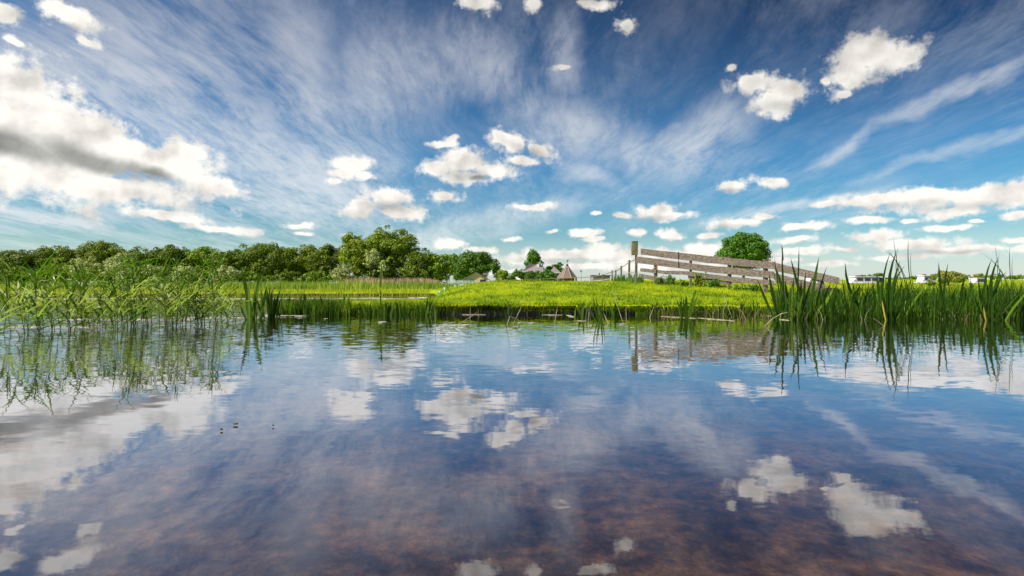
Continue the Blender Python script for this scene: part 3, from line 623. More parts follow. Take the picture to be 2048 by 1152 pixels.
# teal tubs on the slope edge by the shed
for i, (px, lab) in enumerate([(881, 'leftmost small teal tub on the grass edge left of the shed'), (891, 'second small teal tub from the left'), (912, 'third small teal tub, nearest to the teal boat')]):
    d = 34; x1 = (px - CX) / F * d; gz = float(height(x1, d)) - .01
    t = empty('teal_tub', (x1, d, gz), lab, 'tub', 'teal tubs by the shed')
    MB().tube([(x1, d, gz), (x1, d, gz + .14), (x1, d, gz + .25)], [.09, .12, .11], 10).build('barrel_body', M['teal'], t, True)
    MB().tube([(x1, d, gz + .25), (x1, d, gz + .28)], [.12, .11], 10).build('lid', M['rail'], t)
d = 34; x1 = (937 - CX) / F * d; gz = float(height(x1, d)) - .03
t = empty('upturned_boat', (x1, d, gz), 'low teal rowing boat lying upturned in front of the shed', 'boat')
mb = MB(); L = .72
ring = []
for i in range(9):
    s = i / 8 * 2 - 1; hw = .22 * math.sqrt(max(0.02, 1 - abs(s) ** 2.6)); hz_ = .17 * (1 - .35 * abs(s) ** 2)
    n0 = len(mb.v)
    for j in range(7):
        a = math.pi * j / 6; mb.v.append(Vector((x1 + s * L, d - math.cos(a) * hw, gz + .06 + math.sin(a) * hz_)))
    if i:
        for j in range(6): mb.f.append([n0 - 7 + j, n0 - 6 + j, n0 + 1 + j, n0 + j])
mb.build('hull', M['teal'], t, True)
MB().box((x1, d, gz + .235), (1.1, .03, .03)).build('keel', M['white'], t)

# ------------------------------------------------------------------ boats on the canal
def cruiser(label, pxa, pxb, d, topy, canopy, flip=1, wheel=True):
    xa = (pxa - CX) / F * d; xb = (pxb - CX) / F * d; L = xb - xa; ztop = P(0, topy, d).z
    b = empty('motor_boat', ((xa + xb) / 2, d, 0), label, 'boat', 'white boats moored beyond the field')
    hz0 = max(0.9, ztop * .5)
    mb = MB(); n = 10
    for i in range(n + 1):
        s = i / n; X_ = xa + L * s; bw = 1.1 * min(1, (s * 4 + .08)) ** .6; sheer = hz0 + .25 * (1 - s) ** 2
        mb.v += [Vector((X_ - .3 * (1 - s), d - bw, sheer)), Vector((X_, d - bw * .6, -.2)), Vector((X_, d + bw * .6, -.2)), Vector((X_ - .3 * (1 - s), d + bw, sheer))]
        if i:
            k = len(mb.v) - 8
            mb.f += [[k, k + 4, k + 5, k + 1], [k + 1, k + 5, k + 6, k + 2], [k + 2, k + 6, k + 7, k + 3], [k + 3, k + 7, k + 4, k]]
    mb.f.append([0, 1, 2, 3]); k = len(mb.v) - 4; mb.f.append([k + 3, k + 2, k + 1, k])
    hull = mb.build('hull', M['white'], b)
    mb = MB().tube([(xa - .2, d - .5, hz0 + .16), (xa + L * .3, d - 1.15, hz0 - .02), (xb, d - 1.15, hz0 - .1)], .06, 5); mb.build('rubbing_strake', M['black'], hull)
    ch = ztop - hz0
    c0, c1 = xa + L * .24, xa + L * (.84 if canopy else .95)
    mb = MB().poly([(c0 - L * .1, d - .85, hz0), (c1, d - .85, hz0), (c1, d - .85, ztop - .12), (c0 + L * .04, d - .85, ztop - .12)], (0, 1.7, 0)); cab = mb.build('cabin', M['white'], b)
    MB().box(((c0 + c1) / 2 + .1, d, ztop - .05), (c1 - c0 + .3, 1.9, .12)).build('roof', M['white'], cab)
    nw = 3
    for i in range(nw):
        wl = (c1 - c0) / nw * .72; wx = c0 + (c1 - c0) * (i + .62) / (nw + .15)
        MB().box((wx, d - .87, hz0 + ch * .60), (wl, .06, ch * .34)).build('window', M['glass'], cab)
    if canopy: MB().box((xa + L * .91, d, hz0 + ch * .42), (L * .13, 1.8, ch * .85)).build('canopy', M['black'], b)
    if wheel: MB().tube([(xa + L * .05, d - .8, hz0 + .15), (xa + L * .05, d - .8, hz0 + .6), (xa + L * .26, d - .9, hz0 + .55)], .03, 4).build('bow_rail', M['rail'], b)
    MB().box((xa + L * .38, d - .3, ztop + .10), (.5, .4, .22)).build('cover', M['red'], cab)
    return b
cruiser('white cabin cruiser with dark stern canopy beyond the field', 1686, 1764, 100, 553, True)
cruiser('white boat half hidden between reeds and the flowering bush', 1833, 1866, 100, 551, False)
cruiser('white boat whose cabin shows through the tall reeds', 1606, 1646, 98, 553, False)
cruiser('white low boat seen under the lowest fence boards', 1530, 1592, 96, 561, False)
cruiser('small white boat by the right-hand reed clump', 1940, 1966, 100, 556, True)
cruiser('long low white boat seen behind the lowest board of the fence', 1432, 1500, 95, 563, False, wheel=False)

# ------------------------------------------------------------------ board fence
bf = empty('board_fence', (P(1460, 0, 21).x, 21, .8), 'weathered grey board fence sloping down towards the tall reeds', 'fence')
def fd(px): return 22.5 + (17.2 - 22.5) * (px - 1275) / (1680 - 1275)     # the fence comes nearer to the right
def board(pts, hpx, name='board', mat='wood', th=.05, off=0.0):
    """pts: (px, top y) list; hpx: height in px at each end"""
    mb = MB(); n = 12; ring = []
    p0, p1 = pts[0], pts[-1]
    rows = []
    for i in range(n + 1):
        t = i / n; px = p0[0] + (p1[0] - p0[0]) * t
        for a, b in zip(pts, pts[1:]):
            if a[0] - 1e-6 <= px <= b[0] + 1e-6: py = a[1] + (b[1] - a[1]) * (px - a[0]) / (b[0] - a[0])
        hh = (hpx[0] + (hpx[1] - hpx[0]) * t) * .93; d = fd(px) + off
        jt = random.uniform(-.5, .5); jb = random.uniform(-.6, .6)
        A = P(px, py + jt, d); B = P(px, py + hh + jb, d); rows.append((A, B))
    for A, B in rows: mb.v += [A, B, B + Vector((0, th, 0)), A + Vector((0, th, 0))]
    for i in range(n):
        k = i * 4
        for j in range(4): mb.f.append([k + j, k + (j + 1) % 4, k + 4 + (j + 1) % 4, k + 4 + j])
    mb.f += [[0, 1, 2, 3], [n * 4 + 3, n * 4 + 2, n * 4 + 1, n * 4]]
    return mb.build(name, M[mat], bf)
board([(1282, 497), (1416, 512), (1550, 524)], (13.5, 16))
board([(1551, 526), (1618, 541), (1679, 555)], (17, 15))
board([(1273, 513), (1410, 530), (1549, 543)], (13.5, 15))
board([(1550, 547), (1600, 559), (1652, 570)], (15, 16), off=.02)
board([(1281, 536.5), (1330, 541), (1380, 543)], (7, 8))
board([(1376, 543), (1460, 553), (1549, 561.5)], (10, 11))
board([(1279, 547), (1320, 555), (1350, 560)], (9, 7), off=.06)
board([(1377, 549), (1420, 556), (1455, 563)], (9, 6), off=.06)
def fpost(px0, px1, y0, y1, mat='post', off=.075):
    d = fd((px0 + px1) / 2) + off; A = P(px0, y0, d); B = P(px1, y1, d)
    mb = MB().box(((A.x + B.x) / 2, d + (B.x - A.x) / 2, (A.z + B.z) / 2 - .1), (B.x - A.x, B.x - A.x, A.z - B.z + .2)); return mb.build('post', M[mat], bf)
fpost(1457, 1463, 513, 572); fpost(1529, 1536, 518, 575); fpost(1640, 1648, 548, 585); fpost(1309, 1315, 524, 566); fpost(1380, 1384, 513, 566)
mb = MB().tube([P(1357, 503, fd(1357) - .02), P(1357, 535, fd(1357) - .02)], .012, 5); mb.build('iron_bar', M['black'], bf)
A = P(1312, 536, fd(1312) - .06); MB().tube([A + Vector((-.13, 0, -.06)), A + Vector((-.03, 0, .02)), A + Vector((.03, 0, .05)), A + Vector((.04, 0, -.04))], .022, 5).build('clamp', M['rust'], bf)
# tall wide post at the high end
gp = empty('tall_post', (P(1270, 0, 22.9).x, 22.9, .9), 'thick lichen-covered post head standing above the high end of the board fence', 'post')
A = P(1264, 482, 22.9); B = P(1276, 510, 22.9)
mb = MB().box(((A.x + B.x) / 2, 23.0, (A.z + B.z) / 2), (B.x - A.x, .2, A.z - B.z)); mb.build('post_head', M['post_lichen'], gp)
A = P(1270.6, 509, 22.98); B = P(1274, 570, 22.98)
MB().box(((A.x + B.x) / 2, 23.0, (A.z + B.z) / 2), (B.x - A.x, .07, A.z - B.z)).build('stake', M['post'], gp)
# log under the fence end
lg = MB(); pts = [P(1640, 590, 16.8), P(1655, 584, 16.8), P(1672, 583, 16.9), P(1686, 590, 17)]
lg.tube(pts, [.08, .12, .11, .06], 8); tag(lg.build('fallen_log', M['peat'], None, True), 'dark fallen log lying below the low end of the board fence', 'log')

# rail fence coming from the far meadow
rfence = empty('rail_fence', (5.5, 40, .8), 'long two-rail fence climbing from the meadow to the tall post', 'fence')
rp = [(1272, 513, 23.3, 550), (1258, 520, 27, 560), (1242, 532, 34, 561), (1231, 540, 38, 561), (1224, 541, 43, 561), (1205, 548, 55, 561), (1180, 552, 72, 562), (1150, 554, 90, 563), (1115, 555.5, 105, 564), (1080, 556.5, 118, 565), (1045, 557.5, 126, 566), (1010, 559, 132, 567), (980, 561, 135, 568)]
for px, ty, d, by in rp:
    A = P(px, ty, d); g = min(float(height(A.x, d)), .9) - .1
    r = .055 if d < 60 else .08
    MB().tube([(A.x, d, g), (A.x + .01, d, A.z)], [r, r * .9], 6).build('post', M['post'] if d < 60 else M['rail'], rfence)
for fr0, name in ((.10, 'top_rail'), (.55, 'lower_rail')):
    mb = MB(); pts = []
    for px, ty, d, by in rp: A = P(px, ty, d); g = .85; pts.append(Vector((A.x, d - .09, A.z + (g - A.z) * fr0)))
    if name == 'lower_rail': pts = [q for q in pts]
    mb.tube(pts[:3], .018, 5); mb.tube(pts[2:6], .025, 5) ; mb.tube(pts[5:], [.05] * (len(pts) - 5), 5)
    mb.build(name, M['post'] if fr0 < .2 else M['rail'], rfence)

# ------------------------------------------------------------------ retaining planks
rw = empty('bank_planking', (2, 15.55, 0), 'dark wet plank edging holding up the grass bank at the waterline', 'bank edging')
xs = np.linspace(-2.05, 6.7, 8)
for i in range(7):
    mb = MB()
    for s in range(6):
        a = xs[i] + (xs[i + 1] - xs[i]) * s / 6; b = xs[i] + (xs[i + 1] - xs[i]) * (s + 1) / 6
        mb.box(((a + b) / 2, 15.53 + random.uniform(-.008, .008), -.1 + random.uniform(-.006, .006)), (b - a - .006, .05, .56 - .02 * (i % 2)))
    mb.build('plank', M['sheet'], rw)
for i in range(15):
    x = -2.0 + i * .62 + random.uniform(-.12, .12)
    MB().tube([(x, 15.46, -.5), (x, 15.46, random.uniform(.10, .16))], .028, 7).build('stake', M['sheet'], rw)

# ------------------------------------------------------------------ reeds, stalks, plants
def curve_pts(A, B, bow=0.0, n=7, droop=0.0):
    A = Vector(A); B = Vector(B); s = (B - A).cross(Vector((0, 1, 0))).normalized()
    out = []
    for i in range(n):
        t = i / (n - 1); p = A.lerp(B, t) + s * bow * 4 * t * (1 - t); p.z -= droop * max(0, t - .5) ** 2 * 4
        out.append(p)
    return out
def blade_leaf(mb, tip, base, d, wpx, bow=0.0, dd=0.0):
    A = P(base[0], base[1], d); A.z = -.1 if A.z < .25 else A.z; B = P(tip[0], tip[1], d + dd)
    if A.z < 0:
        A = P(base[0], base[1], d); t = Vector((B - A)); A = A - t * (.12 + max(A.z, 0)) / max(t.z, .1)
    yaw = random.uniform(-.5, .5)
    w = wpx * d / F / 2
    mb.strip(curve_pts(A, B, bow), w, (math.cos(yaw), math.sin(yaw), 0), lambda t: (0.75 + .35 * t) if t < .6 else max(.03, (0.96) * (1 - ((t - .6) / .4) ** 2)))
    # keel: a second strip folded across so the leaf has depth
    mb.strip(curve_pts(A + Vector((0, .002, 0)), B, bow), w * .35, (-math.sin(yaw), math.cos(yaw), 0), lambda t: max(.03, 1 - t))
def cattail(label, base, d, leaves, heads=(), yellow=(), light=()):
    r = empty('cattail_clump', (P(base[0], base[1], d).x, d, 0), label, 'reeds', 'tall cattail clumps on the right')
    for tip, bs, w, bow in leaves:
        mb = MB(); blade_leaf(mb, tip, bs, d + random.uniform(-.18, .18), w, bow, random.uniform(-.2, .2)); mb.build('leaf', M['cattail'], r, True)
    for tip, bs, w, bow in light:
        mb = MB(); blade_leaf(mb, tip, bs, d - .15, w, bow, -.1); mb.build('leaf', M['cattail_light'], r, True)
    for tip, bs, hl in heads:
        A = P(bs[0], bs[1], d); A.z = -.1; B = P(tip[0], tip[1], d); C = A.lerp(B, 1 - hl)
        st = MB().tube(curve_pts(A, B, .02), .006, 5).build('stalk', M['stem'], r)
        MB().tube([C, C.lerp(B, .1), C.lerp(B, .8), B.lerp(C, .1)], [.006, .014, .014, .006], 7).build('seed_head', M['brown_head'], st, True)
    for tip, bs, w in yellow:
        mb = MB(); blade_leaf(mb, tip, bs, d - .25, w, .01); mb.build('yellowed_leaf', M['yellow_leaf'], r)
    return r
cattail('tall slender cattail clump in front of the low end of the board fence', (1590, 638), 13.1,
    [((1564,500),(1574,638),4,.03),((1598,490),(1590,638),5,-.02),((1638,513),(1622,636),6,.03),((1654,532),(1630,636),5,.04),((1581,515),(1616,632),6,.02),
     ((1549,513),(1568,634),3,.02),((1515,558),(1548,634),6,.02),((1538,548),(1558,634),7,.02),((1551,534),(1572,634),7,-.05),((1612,540),(1608,636),6,.02),
     ((1626,555),(1604,636),6,.03),((1570,560),(1580,638),6,0),((1588,552),(1584,638),6,.02),((1602,560),(1598,638),6,-.02),((1640,570),(1612,636),6,.05),((1560,575),(1566,636),5,0),((1662,566),(1640,634),6,.04)],
    heads=[((1563.5,490),(1577,638),.2)], light=[((1585,570),(1583,636),4,0),((1607,585),(1596,638),5,.02),((1664,585),(1632,634),4,.03)])
cattail('cattail clump with one long leaf arching to the left', (1752, 636), 13.3,
    [((1690,523),(1752,636),8,.22),((1722,566),(1700,632),7,.03),((1705,560),(1726,634),6,.04),((1735,575),(1722,634),8,-.03),((1684,556),(1700,630),4,.02),((1745,560),(1760,634),7,.03),((1676,575),(1700,632),5,.02)],
    light=[((1712,572),(1690,630),6,.02),((1688,560),(1700,640),6,-.02),((1668,572),(1633,628),5,-.05)])
def fan(dx, dy, label, d):
    L = [((1781,503),(1775,637),8,.09),((1793,501),(1780,637),8,.07),((1800,522),(1784,637),9,.05),((1810,530),(1790,637),8,.12),((1797,542),(1782,637),8,.02),((1782,541),(1776,637),8,0),
         ((1753,545),(1772,637),9,.02),((1762,560),(1774,637),9,.03),((1823,560),(1792,637),8,.04),((1806,556),(1786,637),9,.0),((1770,552),(1777,637),8,-.02),((1832,578),(1794,637),7,.05),((1745,575),(1768,637),8,.02),((1788,556),(1780,637),9,.0)]
    S = [((1754,488),(1794,620),2.2,-.25),((1786,471),(1812,600),2.5,.02),((1817,476),(1829,600),2.5,.04),((1796,492),(1806,610),2,.06),((1822,500),(1838,610),2.2,.05),((1775,500),(1812,612),2,-.1)]
    li = [((1842,570),(1799,634),7,.03),((1856,566),(1812,636),7,.03)]
    f = lambda q: [((a + dx, b + dy), (c + dx, e + dy * .3), w * random.uniform(.5, .9), bow * 1.5) for (a, b), (c, e), w, bow in q]
    cattail(label, (1778 + dx, 637), d, f(L) + f(S), yellow=[((1764 + dx, 600 + dy), (1768 + dx, 620 + dy), 2.6)], light=f(li))
fan(0, 0, 'large fan-shaped cattail clump with wispy tops at the centre right', 12.9)
fan(203, 13, 'fan-shaped cattail clump with wispy tops near the right edge', 12.7)
cattail('loose cattail leaves standing in front of the flowering bush', (1890, 635), 13.4,
    [((1877,524),(1892,636),6,.03),((1896,525),(1886,636),6,.03),((1858,580),(1878,636),7,.02),((1870,582),(1884,636),7,.03),((1929,552),(1920,636),8,.03),((1948,568),(1922,636),8,.03),((1912,575),(1900,636),8,.03),
     ((1932,575),(1936,636),8,.02),((1842,590),(1860,636),7,0),((1905,600),(1896,636),7,0),((1959,575),(1971,638),7,.02),((1941,556),(1948,636),6,0)], light=[((1905,610),(1888,622),5,0),((1950,590),(1921,636),7,.03)])
cattail('slim reed leaves beyond the tip of the board fence', (1668, 632), 13.9,
    [((1662,590),(1650,634),6,.02),((1684,580),(1672,634),7,.02),((1640,590),(1645,634),6,0),((1672,596),(1660,634),6,.03),((1654,600),(1668,634),6,0)], light=[((1680,600),(1655,632),4,.03)])
cattail('cattail leaves standing at the far right edge of the picture', (2040, 636), 13.2,
    [((2046,565),(2032,636),8,.03),((2060,560),(2044,636),8,.03),((2034,580),(2046,636),8,.02),((2070,556),(2056,636),8,.03),((2028,575),(2024,636),8,.0)])

def iris(label, base, d, leaves, cat='reeds', mat='reed', grp=None):
    r = empty('reed_clump', (P(base[0], base[1], d).x, d, 0), label, cat, grp)
    for tip, bs, w, bow in leaves:
        mb = MB(); blade_leaf(mb, tip, bs, d + random.uniform(-.1, .1), w, bow, random.uniform(-.1, .1)); mb.build('leaf', M[mat], r, True)
    return r
def auto(n, x0, x1, y, hmin, hmax, w=5, spread=14):
    out = []
    for i in range(n):
        b = random.uniform(x0, x1); h = random.uniform(hmin, hmax); s = (b - (x0 + x1) / 2) / max(1, (x1 - x0) / 2)
        out.append(((b + s * spread + random.uniform(-5, 5), y - h), (b, y), w * random.uniform(.7, 1.2), random.uniform(-.03, .03)))
    return out
iris('upright dark reed clump at the left end of the spit', (550, 636), 13.6, [((561,577),(548,637),8,.02),((545,578),(542,637),6,.02),((535,580),(538,636),6,0),((538,572),(544,637),6,0),((522,575),(530,637),6,.02)] + auto(9, 528, 562, 638, 30, 58), mat='cattail', grp='reed clumps along the left spit')
iris('reed clump with a few tall leaves standing alone in the water', (505, 640), 13.0, [((480,532),(497,640),6,-.05),((524,537),(508,640),7,.03),((527,546),(506,640),6,.04),((515,560),(503,642),5,.02),((497,555),(500,642),4,0)] + auto(14, 490, 522, 640, 30, 85), mat='reed_light', grp='reed clumps along the left spit')
for x, lab, n, h in [(590,'short reed clump left of centre on the spit',12,45),(622,'thick reed clump in the middle of the spit reeds',14,48),(655,'reed clump near the right end of the spit reeds',12,46),(683,'last dense reed clump before the open low bank',12,45),
                  (738,'small reed tuft on the low bank below the tall grove',8,32),(772,'reed tuft with straw stems on the low bank',7,34),(806,'thin reed tuft on the low bank left of the bright slope',7,32),(846,'dark reed tuft where the planking begins',9,40)]:
    iris(lab, (x, 636), 14.9 + random.uniform(-.2, .2), auto(n, x - 13, x + 13, 632, h * .5, h, 4.5, 8), grp='reed clumps along the left spit')
iris('single bright reed leaf rising in front of the tallest trees', (763, 632), 15.4, [((764,530),(761,575),5,.01),((761,574),(762,634),2.5,0)], mat='reed_light')
iris('fan of slim yellow-green grass in front of the dark planking', (1200, 646), 12.6, [((1186,588),(1199,648),3,.02),((1192,592),(1200,648),3,0),((1206,592),(1201,648),3,0),((1211,600),(1203,648),3,0),((1196,606),(1200,648),3,0),((1180,616),(1196,648),2,.02)], mat='reed_light')
iris('short green tuft with a rusty base before the planking', (1160, 638), 13.6, auto(8, 1150, 1170, 639, 20, 42, 3, 3), mat='reed_light')
iris('dark green reed clump standing in the water below the fence', (1378, 636), 13.6, [((1393,577),(1377,637),6,.02),((1397,590),(1379,637),5,.03),((1362,590),(1363,637),4,0),((1372,590),(1369,637),4,0),((1396,614),(1385,637),4,.02)] + auto(9, 1362, 1392, 637, 22, 48, 4, 6), grp='reed clumps below the fence')
for x, lab in [(1440, 'short reed tuft below the solitary round tree'), (1482, 'short reed tuft left of the tall slender cattails'), (1520, 'low reed tuft at the foot of the tall slender cattails'), (1240, 'sparse reed tuft at the dark bank below the rail fence')]:
    iris(lab, (x, 632), 15.0, auto(8, x - 15, x + 15, 631, 15, 36, 3.5, 6), grp='reed clumps below the fence')

def tall_reeds(label, px, by, n, hlo, hhi, spread, lean=-.12, nleaf=8):
    n = int(n * 1.05)
    b = WP(px, 640 + (by - 640) * .62); d0 = b.y
    r = empty('tall_reed_clump', (b.x, d0, 0), label, 'reeds', 'leafy tall reeds on the left')
    for i in range(n):
        x = b.x + random.gauss(0, spread * .55); y = d0 + random.gauss(0, spread * .8); h = random.uniform(hlo, hhi)
        ln = lean * h + random.gauss(0, .11); A = Vector((x, y, -.12)); B = Vector((x + ln, y + random.gauss(0, .05), h))
        cp = curve_pts(A, B, random.uniform(-.05, .05), 8)
        st = MB().tube(cp, [.0065 - .0045 * k / 7 for k in range(8)], 4).build('stalk', M['stem'] if i % 3 else M['stem_red'], r)
        lf = MB()
        for k in range(nleaf + random.randint(-1, 2)):
            t = .16 + .82 * (k + random.random() * .6) / (nleaf + .5); t = min(t, .98)
            p = A.lerp(B, t) + (cp[min(7, int(t * 7))] - A.lerp(B, min(7, int(t * 7)) / 7)) * .8
            sg = 1 if (k % 2 == 0) else -1
            an = random.gauss(0, .6) + (0 if sg > 0 else math.pi); L = random.uniform(.26, .56) * (1.15 - .4 * abs(t - .6))
            el0 = random.uniform(.5, 1.35); hd = Vector((math.cos(an), math.sin(an) * .7, 0)); pts = []; q = p.copy(); e = el0; drop = random.choice([.15, .3, .5, .8, 1.6, 2.2]) * random.uniform(.7, 1.3)
            for s in range(6):
                pts.append(q.copy()); q += (hd * math.cos(e) + Vector((0, 0, math.sin(e)))) * L / 5; e -= drop / 5
            side = hd.cross(Vector((0, 0, 1))) + Vector((0, 0, random.uniform(.2, 1.1)))
            lf.strip(pts, random.uniform(.008, .017), side, lambda t: max(.04, math.sin(math.pi * (0.12 + .88 * t) ** .75)))
        if random.random() < .5:
            lf.strip(curve_pts(B, B + Vector((random.uniform(-.12, .06), 0, random.uniform(.12, .3))), .01, 5), .010, (1, .3, 0), lambda t: max(.05, 1 - t))
        lf.build('foliage', M['reed_light'], st, True)
    return r
TR = [(10,690,7,.5,.95,.35,'leafy reed clump cut by the left edge, nearest the water'),(60,676,7,.5,1.0,.35,'leafy reed clump with broken straw below, near the left edge'),(112,682,6,.5,.95,.3,'leafy reeds left of the bent straw stem'),
 (160,668,7,.6,1.05,.35,'leafy reeds rising over the bent straw stem'),(205,662,7,.55,1.0,.35,'leafy reeds below the bumpy far treetop'),(250,664,12,.6,1.2,.32,'leafy reed clump with a long stem reaching the treetops'),
 (300,656,15,.8,1.3,.35,'tallest leafy reed clump, dense and bright, on the left'),(345,662,13,.7,1.15,.3,'bright leafy reeds right of the tallest clump'),(385,656,14,.75,1.15,.32,'arching leafy reeds bending to the right'),
 (425,655,7,.6,1.05,.25,'leafy reeds with rusty bases at the right end of the left bed'),(330,646,5,.7,1.15,.4,'background leafy reeds behind the tallest clump'),(90,652,5,.6,1.1,.5,'background leafy reeds near the left edge'),
 (200,648,5,.6,1.1,.5,'background leafy reeds left of the tallest clump'),(465,648,4,.4,.8,.2,'few short leafy reeds left of the lone water reeds')]
for px, by, n, lo, hi, sp, lab in TR: tall_reeds(lab, px, by, n, lo, hi, sp)
tall_reeds('dark leafy reeds filling the gap at the left edge', 30, 640, 6, .7, 1.2, .6); tall_reeds('dark leafy reeds behind the bent straw stem', 150, 636, 5, .7, 1.2, .6)

# dead leaning stalks in the water, each one a thing
DS = [((953.7,625.5),(909,653),2,'pale dead stalk leaning far to the right before the planking'),((1048.5,600),(1026,648),2,'long pale dead stalk leaning right in front of the planking'),((1020,597),(1010,646),1.6,'thin dark stalk standing left of the pale leaning one'),
 ((1116,608),(1109,645),1.6,'thin tan stalk in front of the middle planking'),((1225,581),(1247,647),1.8,'long thin stalk leaning left below the rail fence posts'),((1252,610),(1252.5,648),1.6,'upright thin stalk just right of the long left-leaning one'),
 ((1208.6,628),(1217.5,646),2,'short pale stalk broken off beside the slim grass fan'),((1178,617),(1176,640),1.5,'short grey stalk left of the slim grass fan'),((1447,586),(1464,634),2,'pale bent stalk below the solitary round tree'),
 ((1331,593),(1342,636),2,'tan stalk left of the dark green reed clump'),((1308,614),(1300,636),1.8,'short pale stalk leaning right near the fence foot'),((1412,617),(1411,642),2,'pale curled stalk right of the dark green reed clump'),
 ((963,618),(953,648),1.4,'thin brown stalk crossing the floating stick'),((941,611),(942,652),1.4,'thin upright stalk left of the planking centre'),((870,617),(872,655),1.4,'thin stalk at the start of the planking')]
for tip, bs, w, lab in DS:
    b = WP(*bs); B = P(tip[0], tip[1], b.y + .1); A = b - (B - b) * .15
    tag(MB().tube(curve_pts(A, B, random.uniform(-.015, .015), 6), [w * b.y / F * .33] * 4 + [w * b.y / F * .22] * 2, 5).build('dead_stalk', M['straw'] if 'dark' not in lab and 'brown' not in lab else M['stem'], None), lab, 'stalk', 'dead stalks in the water')
b = WP(1013, 648); mb = MB().tube([b + Vector((0, 0, -.05)), P(1020, 633, b.y), P(1031, 637, b.y), P(1043, 645, b.y)], .008, 5); tag(mb.build('bent_stalk', M['straw'], None), 'dead stalk bent into a peak above the water', 'stalk')
b = WP(1528, 652); mb = MB().tube([b + Vector((0, 0, -.02)), P(1545, 638, b.y), P(1562, 628, b.y), P(1575, 625, b.y)], .008, 5); tag(mb.build('bent_stalk', M['straw'], None), 'pale stalk arching low in front of the slender cattails', 'stalk')
b = WP(1770, 652); mb = MB().tube([b + Vector((0, 0, -.02)), P(1760, 646, b.y), P(1747, 637, b.y)], .008, 5); tag(mb.build('bent_stalk', M['straw'], None), 'short pale stalk lying at the foot of the left fan clump', 'stalk')
for (x, y, s, lab) in [(185, 650, 1, 'curled broken straw stem hanging over the water on the left'), (35, 668, 1, 'curled broken straw stem at the left edge')]:
    b = WP(x - 20, y + 22); d = b.y; mb = MB()
    mb.tube([P(x - 6, y + 22, d), P(x + 1, y + 16, d), P(x + 4, y + 9, d), P(x + 2, y, d), P(x - 4, y - 8, d), P(x - 10, y - 13, d)], [.003, .006, .008, .008, .007, .004], 6)
    mb.tube([P(x - 7, y - 11, d), P(x - 16, y - 13, d), P(x - 26, y - 8, d)], .004, 5); mb.tube([P(x - 7, y - 11, d), P(x + 2, y - 18, d)], .003, 5); mb.tube([P(x, y - 4, d), P(x + 14, y + 4, d), P(x + 30, y + 14, d)], .003, 5)
    tag(mb.build('broken_straw', M['straw'], None), lab, 'straw')

# floating sticks, leaves and lines of drifted straw
def flat(px0, px1, y, thp, lab, name='floating_stick', mat='straw', grp='floating sticks and straw', dy=0):
    a = WP(px0, y); b = WP(px1, y + dy); r = thp * a.y / F * .36
    a.z = b.z = r * .4; pts = [a.lerp(b, t) + Vector((0, random.uniform(-.03, .03), 0)) for t in (0, .3, .6, 1)]
    tag(MB().tube(pts, [r * .8, r, r, r * .6], 6).build(name, M[mat], None), lab, name.replace('floating_', '').replace('_', ' '), grp)
flat(924, 971, 629.5, 2.2, 'straight pale stick floating before the left part of the planking')
flat(1083, 1125, 630, 2, 'pale stick floating before the middle planking'); flat(1134, 1148, 631, 3, 'short tan stick left of the rusty green tuft', dy=3)
flat(1148, 1172, 642, 2, 'pale straw floating below the rusty green tuft'); flat(1322, 1392, 633, 2.4, 'long pale stem floating under the dark green reed clump', dy=4)
flat(1395, 1470, 636, 1.8, 'long thin stem floating right of the dark green reed clump', dy=6); flat(1520, 1545, 632, 2, 'pale straw at the foot of the slender cattails')
flat(1560, 1577, 639, 2.6, 'short pale stem floating against the slender cattails', dy=2); flat(1800, 1850, 636, 1.2, 'thin straw floating between the two fan clumps')
def drift(px0, px1, y, thick, lab):
    mb = MB(); n = int((px1 - px0) / 4.0 * (0.6 + thick * .5))
    for i in range(n):
        px = random.uniform(px0, px1); yy = y + random.gauss(0, thick); a = WP(px, yy); L = random.uniform(.08, .3) * a.y / 14
        an = random.gauss(0, .25); dv = Vector((math.cos(an), math.sin(an), 0)) * L / 2; a.z = .006
        mb.strip([a - dv, a, a + dv], .009 * a.y / 14, (-dv.y, dv.x, .0), lambda t: 1)
        mb.tube([a - dv, a + dv], .0035 * a.y / 14, 4)
    tag(mb.build('straw_drift', M['straw_pale'], None), lab, 'drifted straw', kind='stuff')
drift(60, 560, 597.6, .7, 'pale line of drifted straw on the far water behind the left reeds'); drift(560, 830, 597.2, .5, 'pale straw line at the far edge of the inlet'); drift(820, 862, 596, 1.0, 'pale reedy patch where the inlet ends')
drift(330, 520, 636, .9, 'pale straw line between the left reeds and the spit'); drift(520, 620, 631.5, 1.2, 'pinkish drifted straw at the foot of the spit reeds'); drift(100, 380, 640, 1.0, 'pale straw line among the left reeds'); drift(0, 200, 655, 1.0, 'pale straw lines low among the leftmost reeds')
for x, y, w, lab in [(931,651,16,'white floating leaf left of the pale leaning stalk'),(873,651,8,'small white floating leaf at the planking start'),(1040,646,10,'white floating leaf by the bent stalk'),(1064,647,14,'pale floating leaf right of the bent stalk'),
                     (1246,649,14,'pale floating leaf below the long left-leaning stalk'),(765,645,20,'green and white floating leaf below the tall grove'),(652,638,9,'pale floating leaf by the spit reeds'),(471,851,11,'dark floating leaf alone on the open water'),(443,862,7,'tiny dark leaf beside the other open-water leaf'),(546,854,4,'speck of a leaf on the open water')]:
    a = WP(x, y); mb = MB(); r = w * a.y / F * .5; ring = []
    for k in range(9):
        an = 2 * math.pi * k / 9; rr_ = r * random.uniform(.8, 1.1); ring.append(a + Vector((rr_ * math.cos(an), rr_ * .7 * math.sin(an) * (1.6 if y < 700 else 1), .006)))
    mb.poly(ring, (0, 0, .006)); tag(mb.build('floating_leaf', M['straw_pale'] if 'dark' not in lab and 'speck' not in lab else M['stem'], None), lab, 'leaf', 'leaves floating on the water')

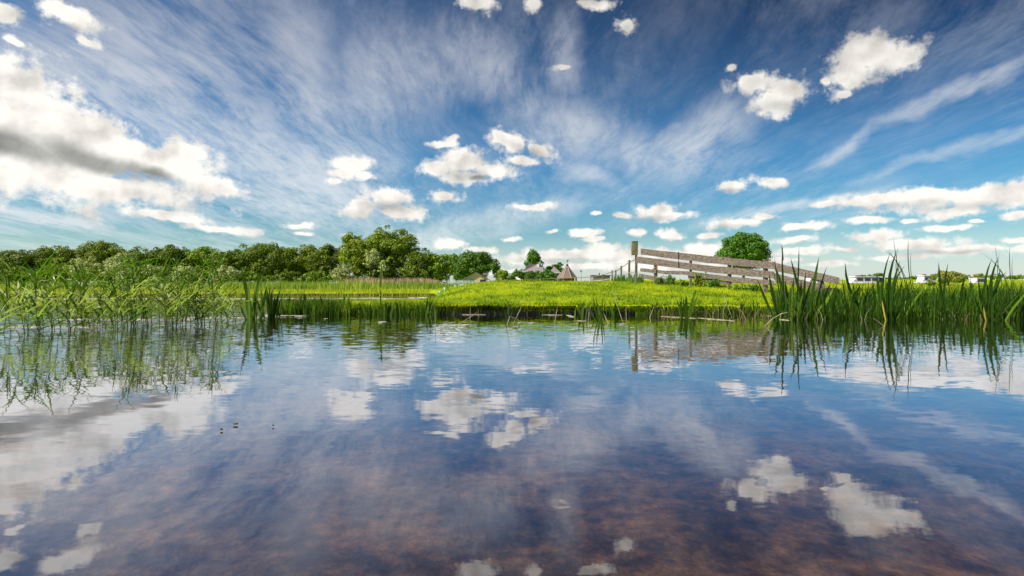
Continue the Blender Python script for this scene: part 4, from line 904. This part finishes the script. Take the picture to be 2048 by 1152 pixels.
# weeds along the fence
def weed(px, ty, wpx, d, lab, mat='tree_green', n=14):
    x = (px - CX) / F * d; g = float(height(x, d)); H = P(0, ty, d).z - g; w = wpx * d / F
    r = empty('weed_plant', (x, d, g), lab, 'weed', 'weeds along the board fence'); st = MB(); Q = []
    for i in range(n):
        a = Vector((x + random.uniform(-.3, .3) * w, d + random.uniform(-.1, .1), g - .03)); b = a + Vector((random.uniform(-.3, .3) * w, 0, H * random.uniform(.6, 1))); st.tube([a, b], .006, 4)
        for k in range(9): Q.append(leaf_quads(np.array(a.lerp(b, random.uniform(.2, 1))), .06, 3, .035, 1))
    st.build('stem', M['stem'], r); Q = np.concatenate(Q).reshape(-1, 3); link('foliage', npmesh('foliage', Q, np.arange(len(Q)).reshape(-1, 4)), M[mat], r)
weed(1322, 551, 26, 21.3, 'leafy weed below the rusty clamp of the fence'); weed(1342, 549, 16, 21.2, 'pointed weed right of the rusty clamp'); weed(1398, 543, 30, 20.5, 'leafy weed growing through the middle boards', 'tree_mid', 20)
weed(1428, 556, 34, 20.2, 'broad weed left of the fence post before the round tree', 'tree_green', 22); weed(1478, 567, 36, 19.6, 'low weed right of the fence post before the round tree', 'tree_mid'); weed(1506, 568, 20, 19.2, 'small low weed under the right fence boards')
weed(1366, 556, 24, 20.8, 'low weed between the two leafy fence weeds', 'tree_mid', 14)
for px, d, lab, ty in [(1250, 25.5, 'tall grass tuft between the rail fence posts', 546), (1268, 24.5, 'tall grass tuft at the foot of the tall post', 545), (1236, 27, 'tall grass tuft left of the rail fence posts', 547), (1277, 24, 'grass tuft right of the tall post', 546)]:
    r = empty('grass_tuft', ((px - CX) / F * d, d, .8), lab, 'grass tuft', 'tall grass tufts by the tall post'); mb = MB()
    for i in range(46):
        x = px + random.gauss(0, 6); mb.strip(curve_pts(P(x, 566, d), P(x + random.gauss(0, 5), ty + abs(random.gauss(0, 5)), d), random.uniform(-.02, .02), 4), .016, (1, random.uniform(-.5, .5), 0), lambda t: max(.05, 1 - t * t))
    mb.build('blades', M['tree_green'], r)
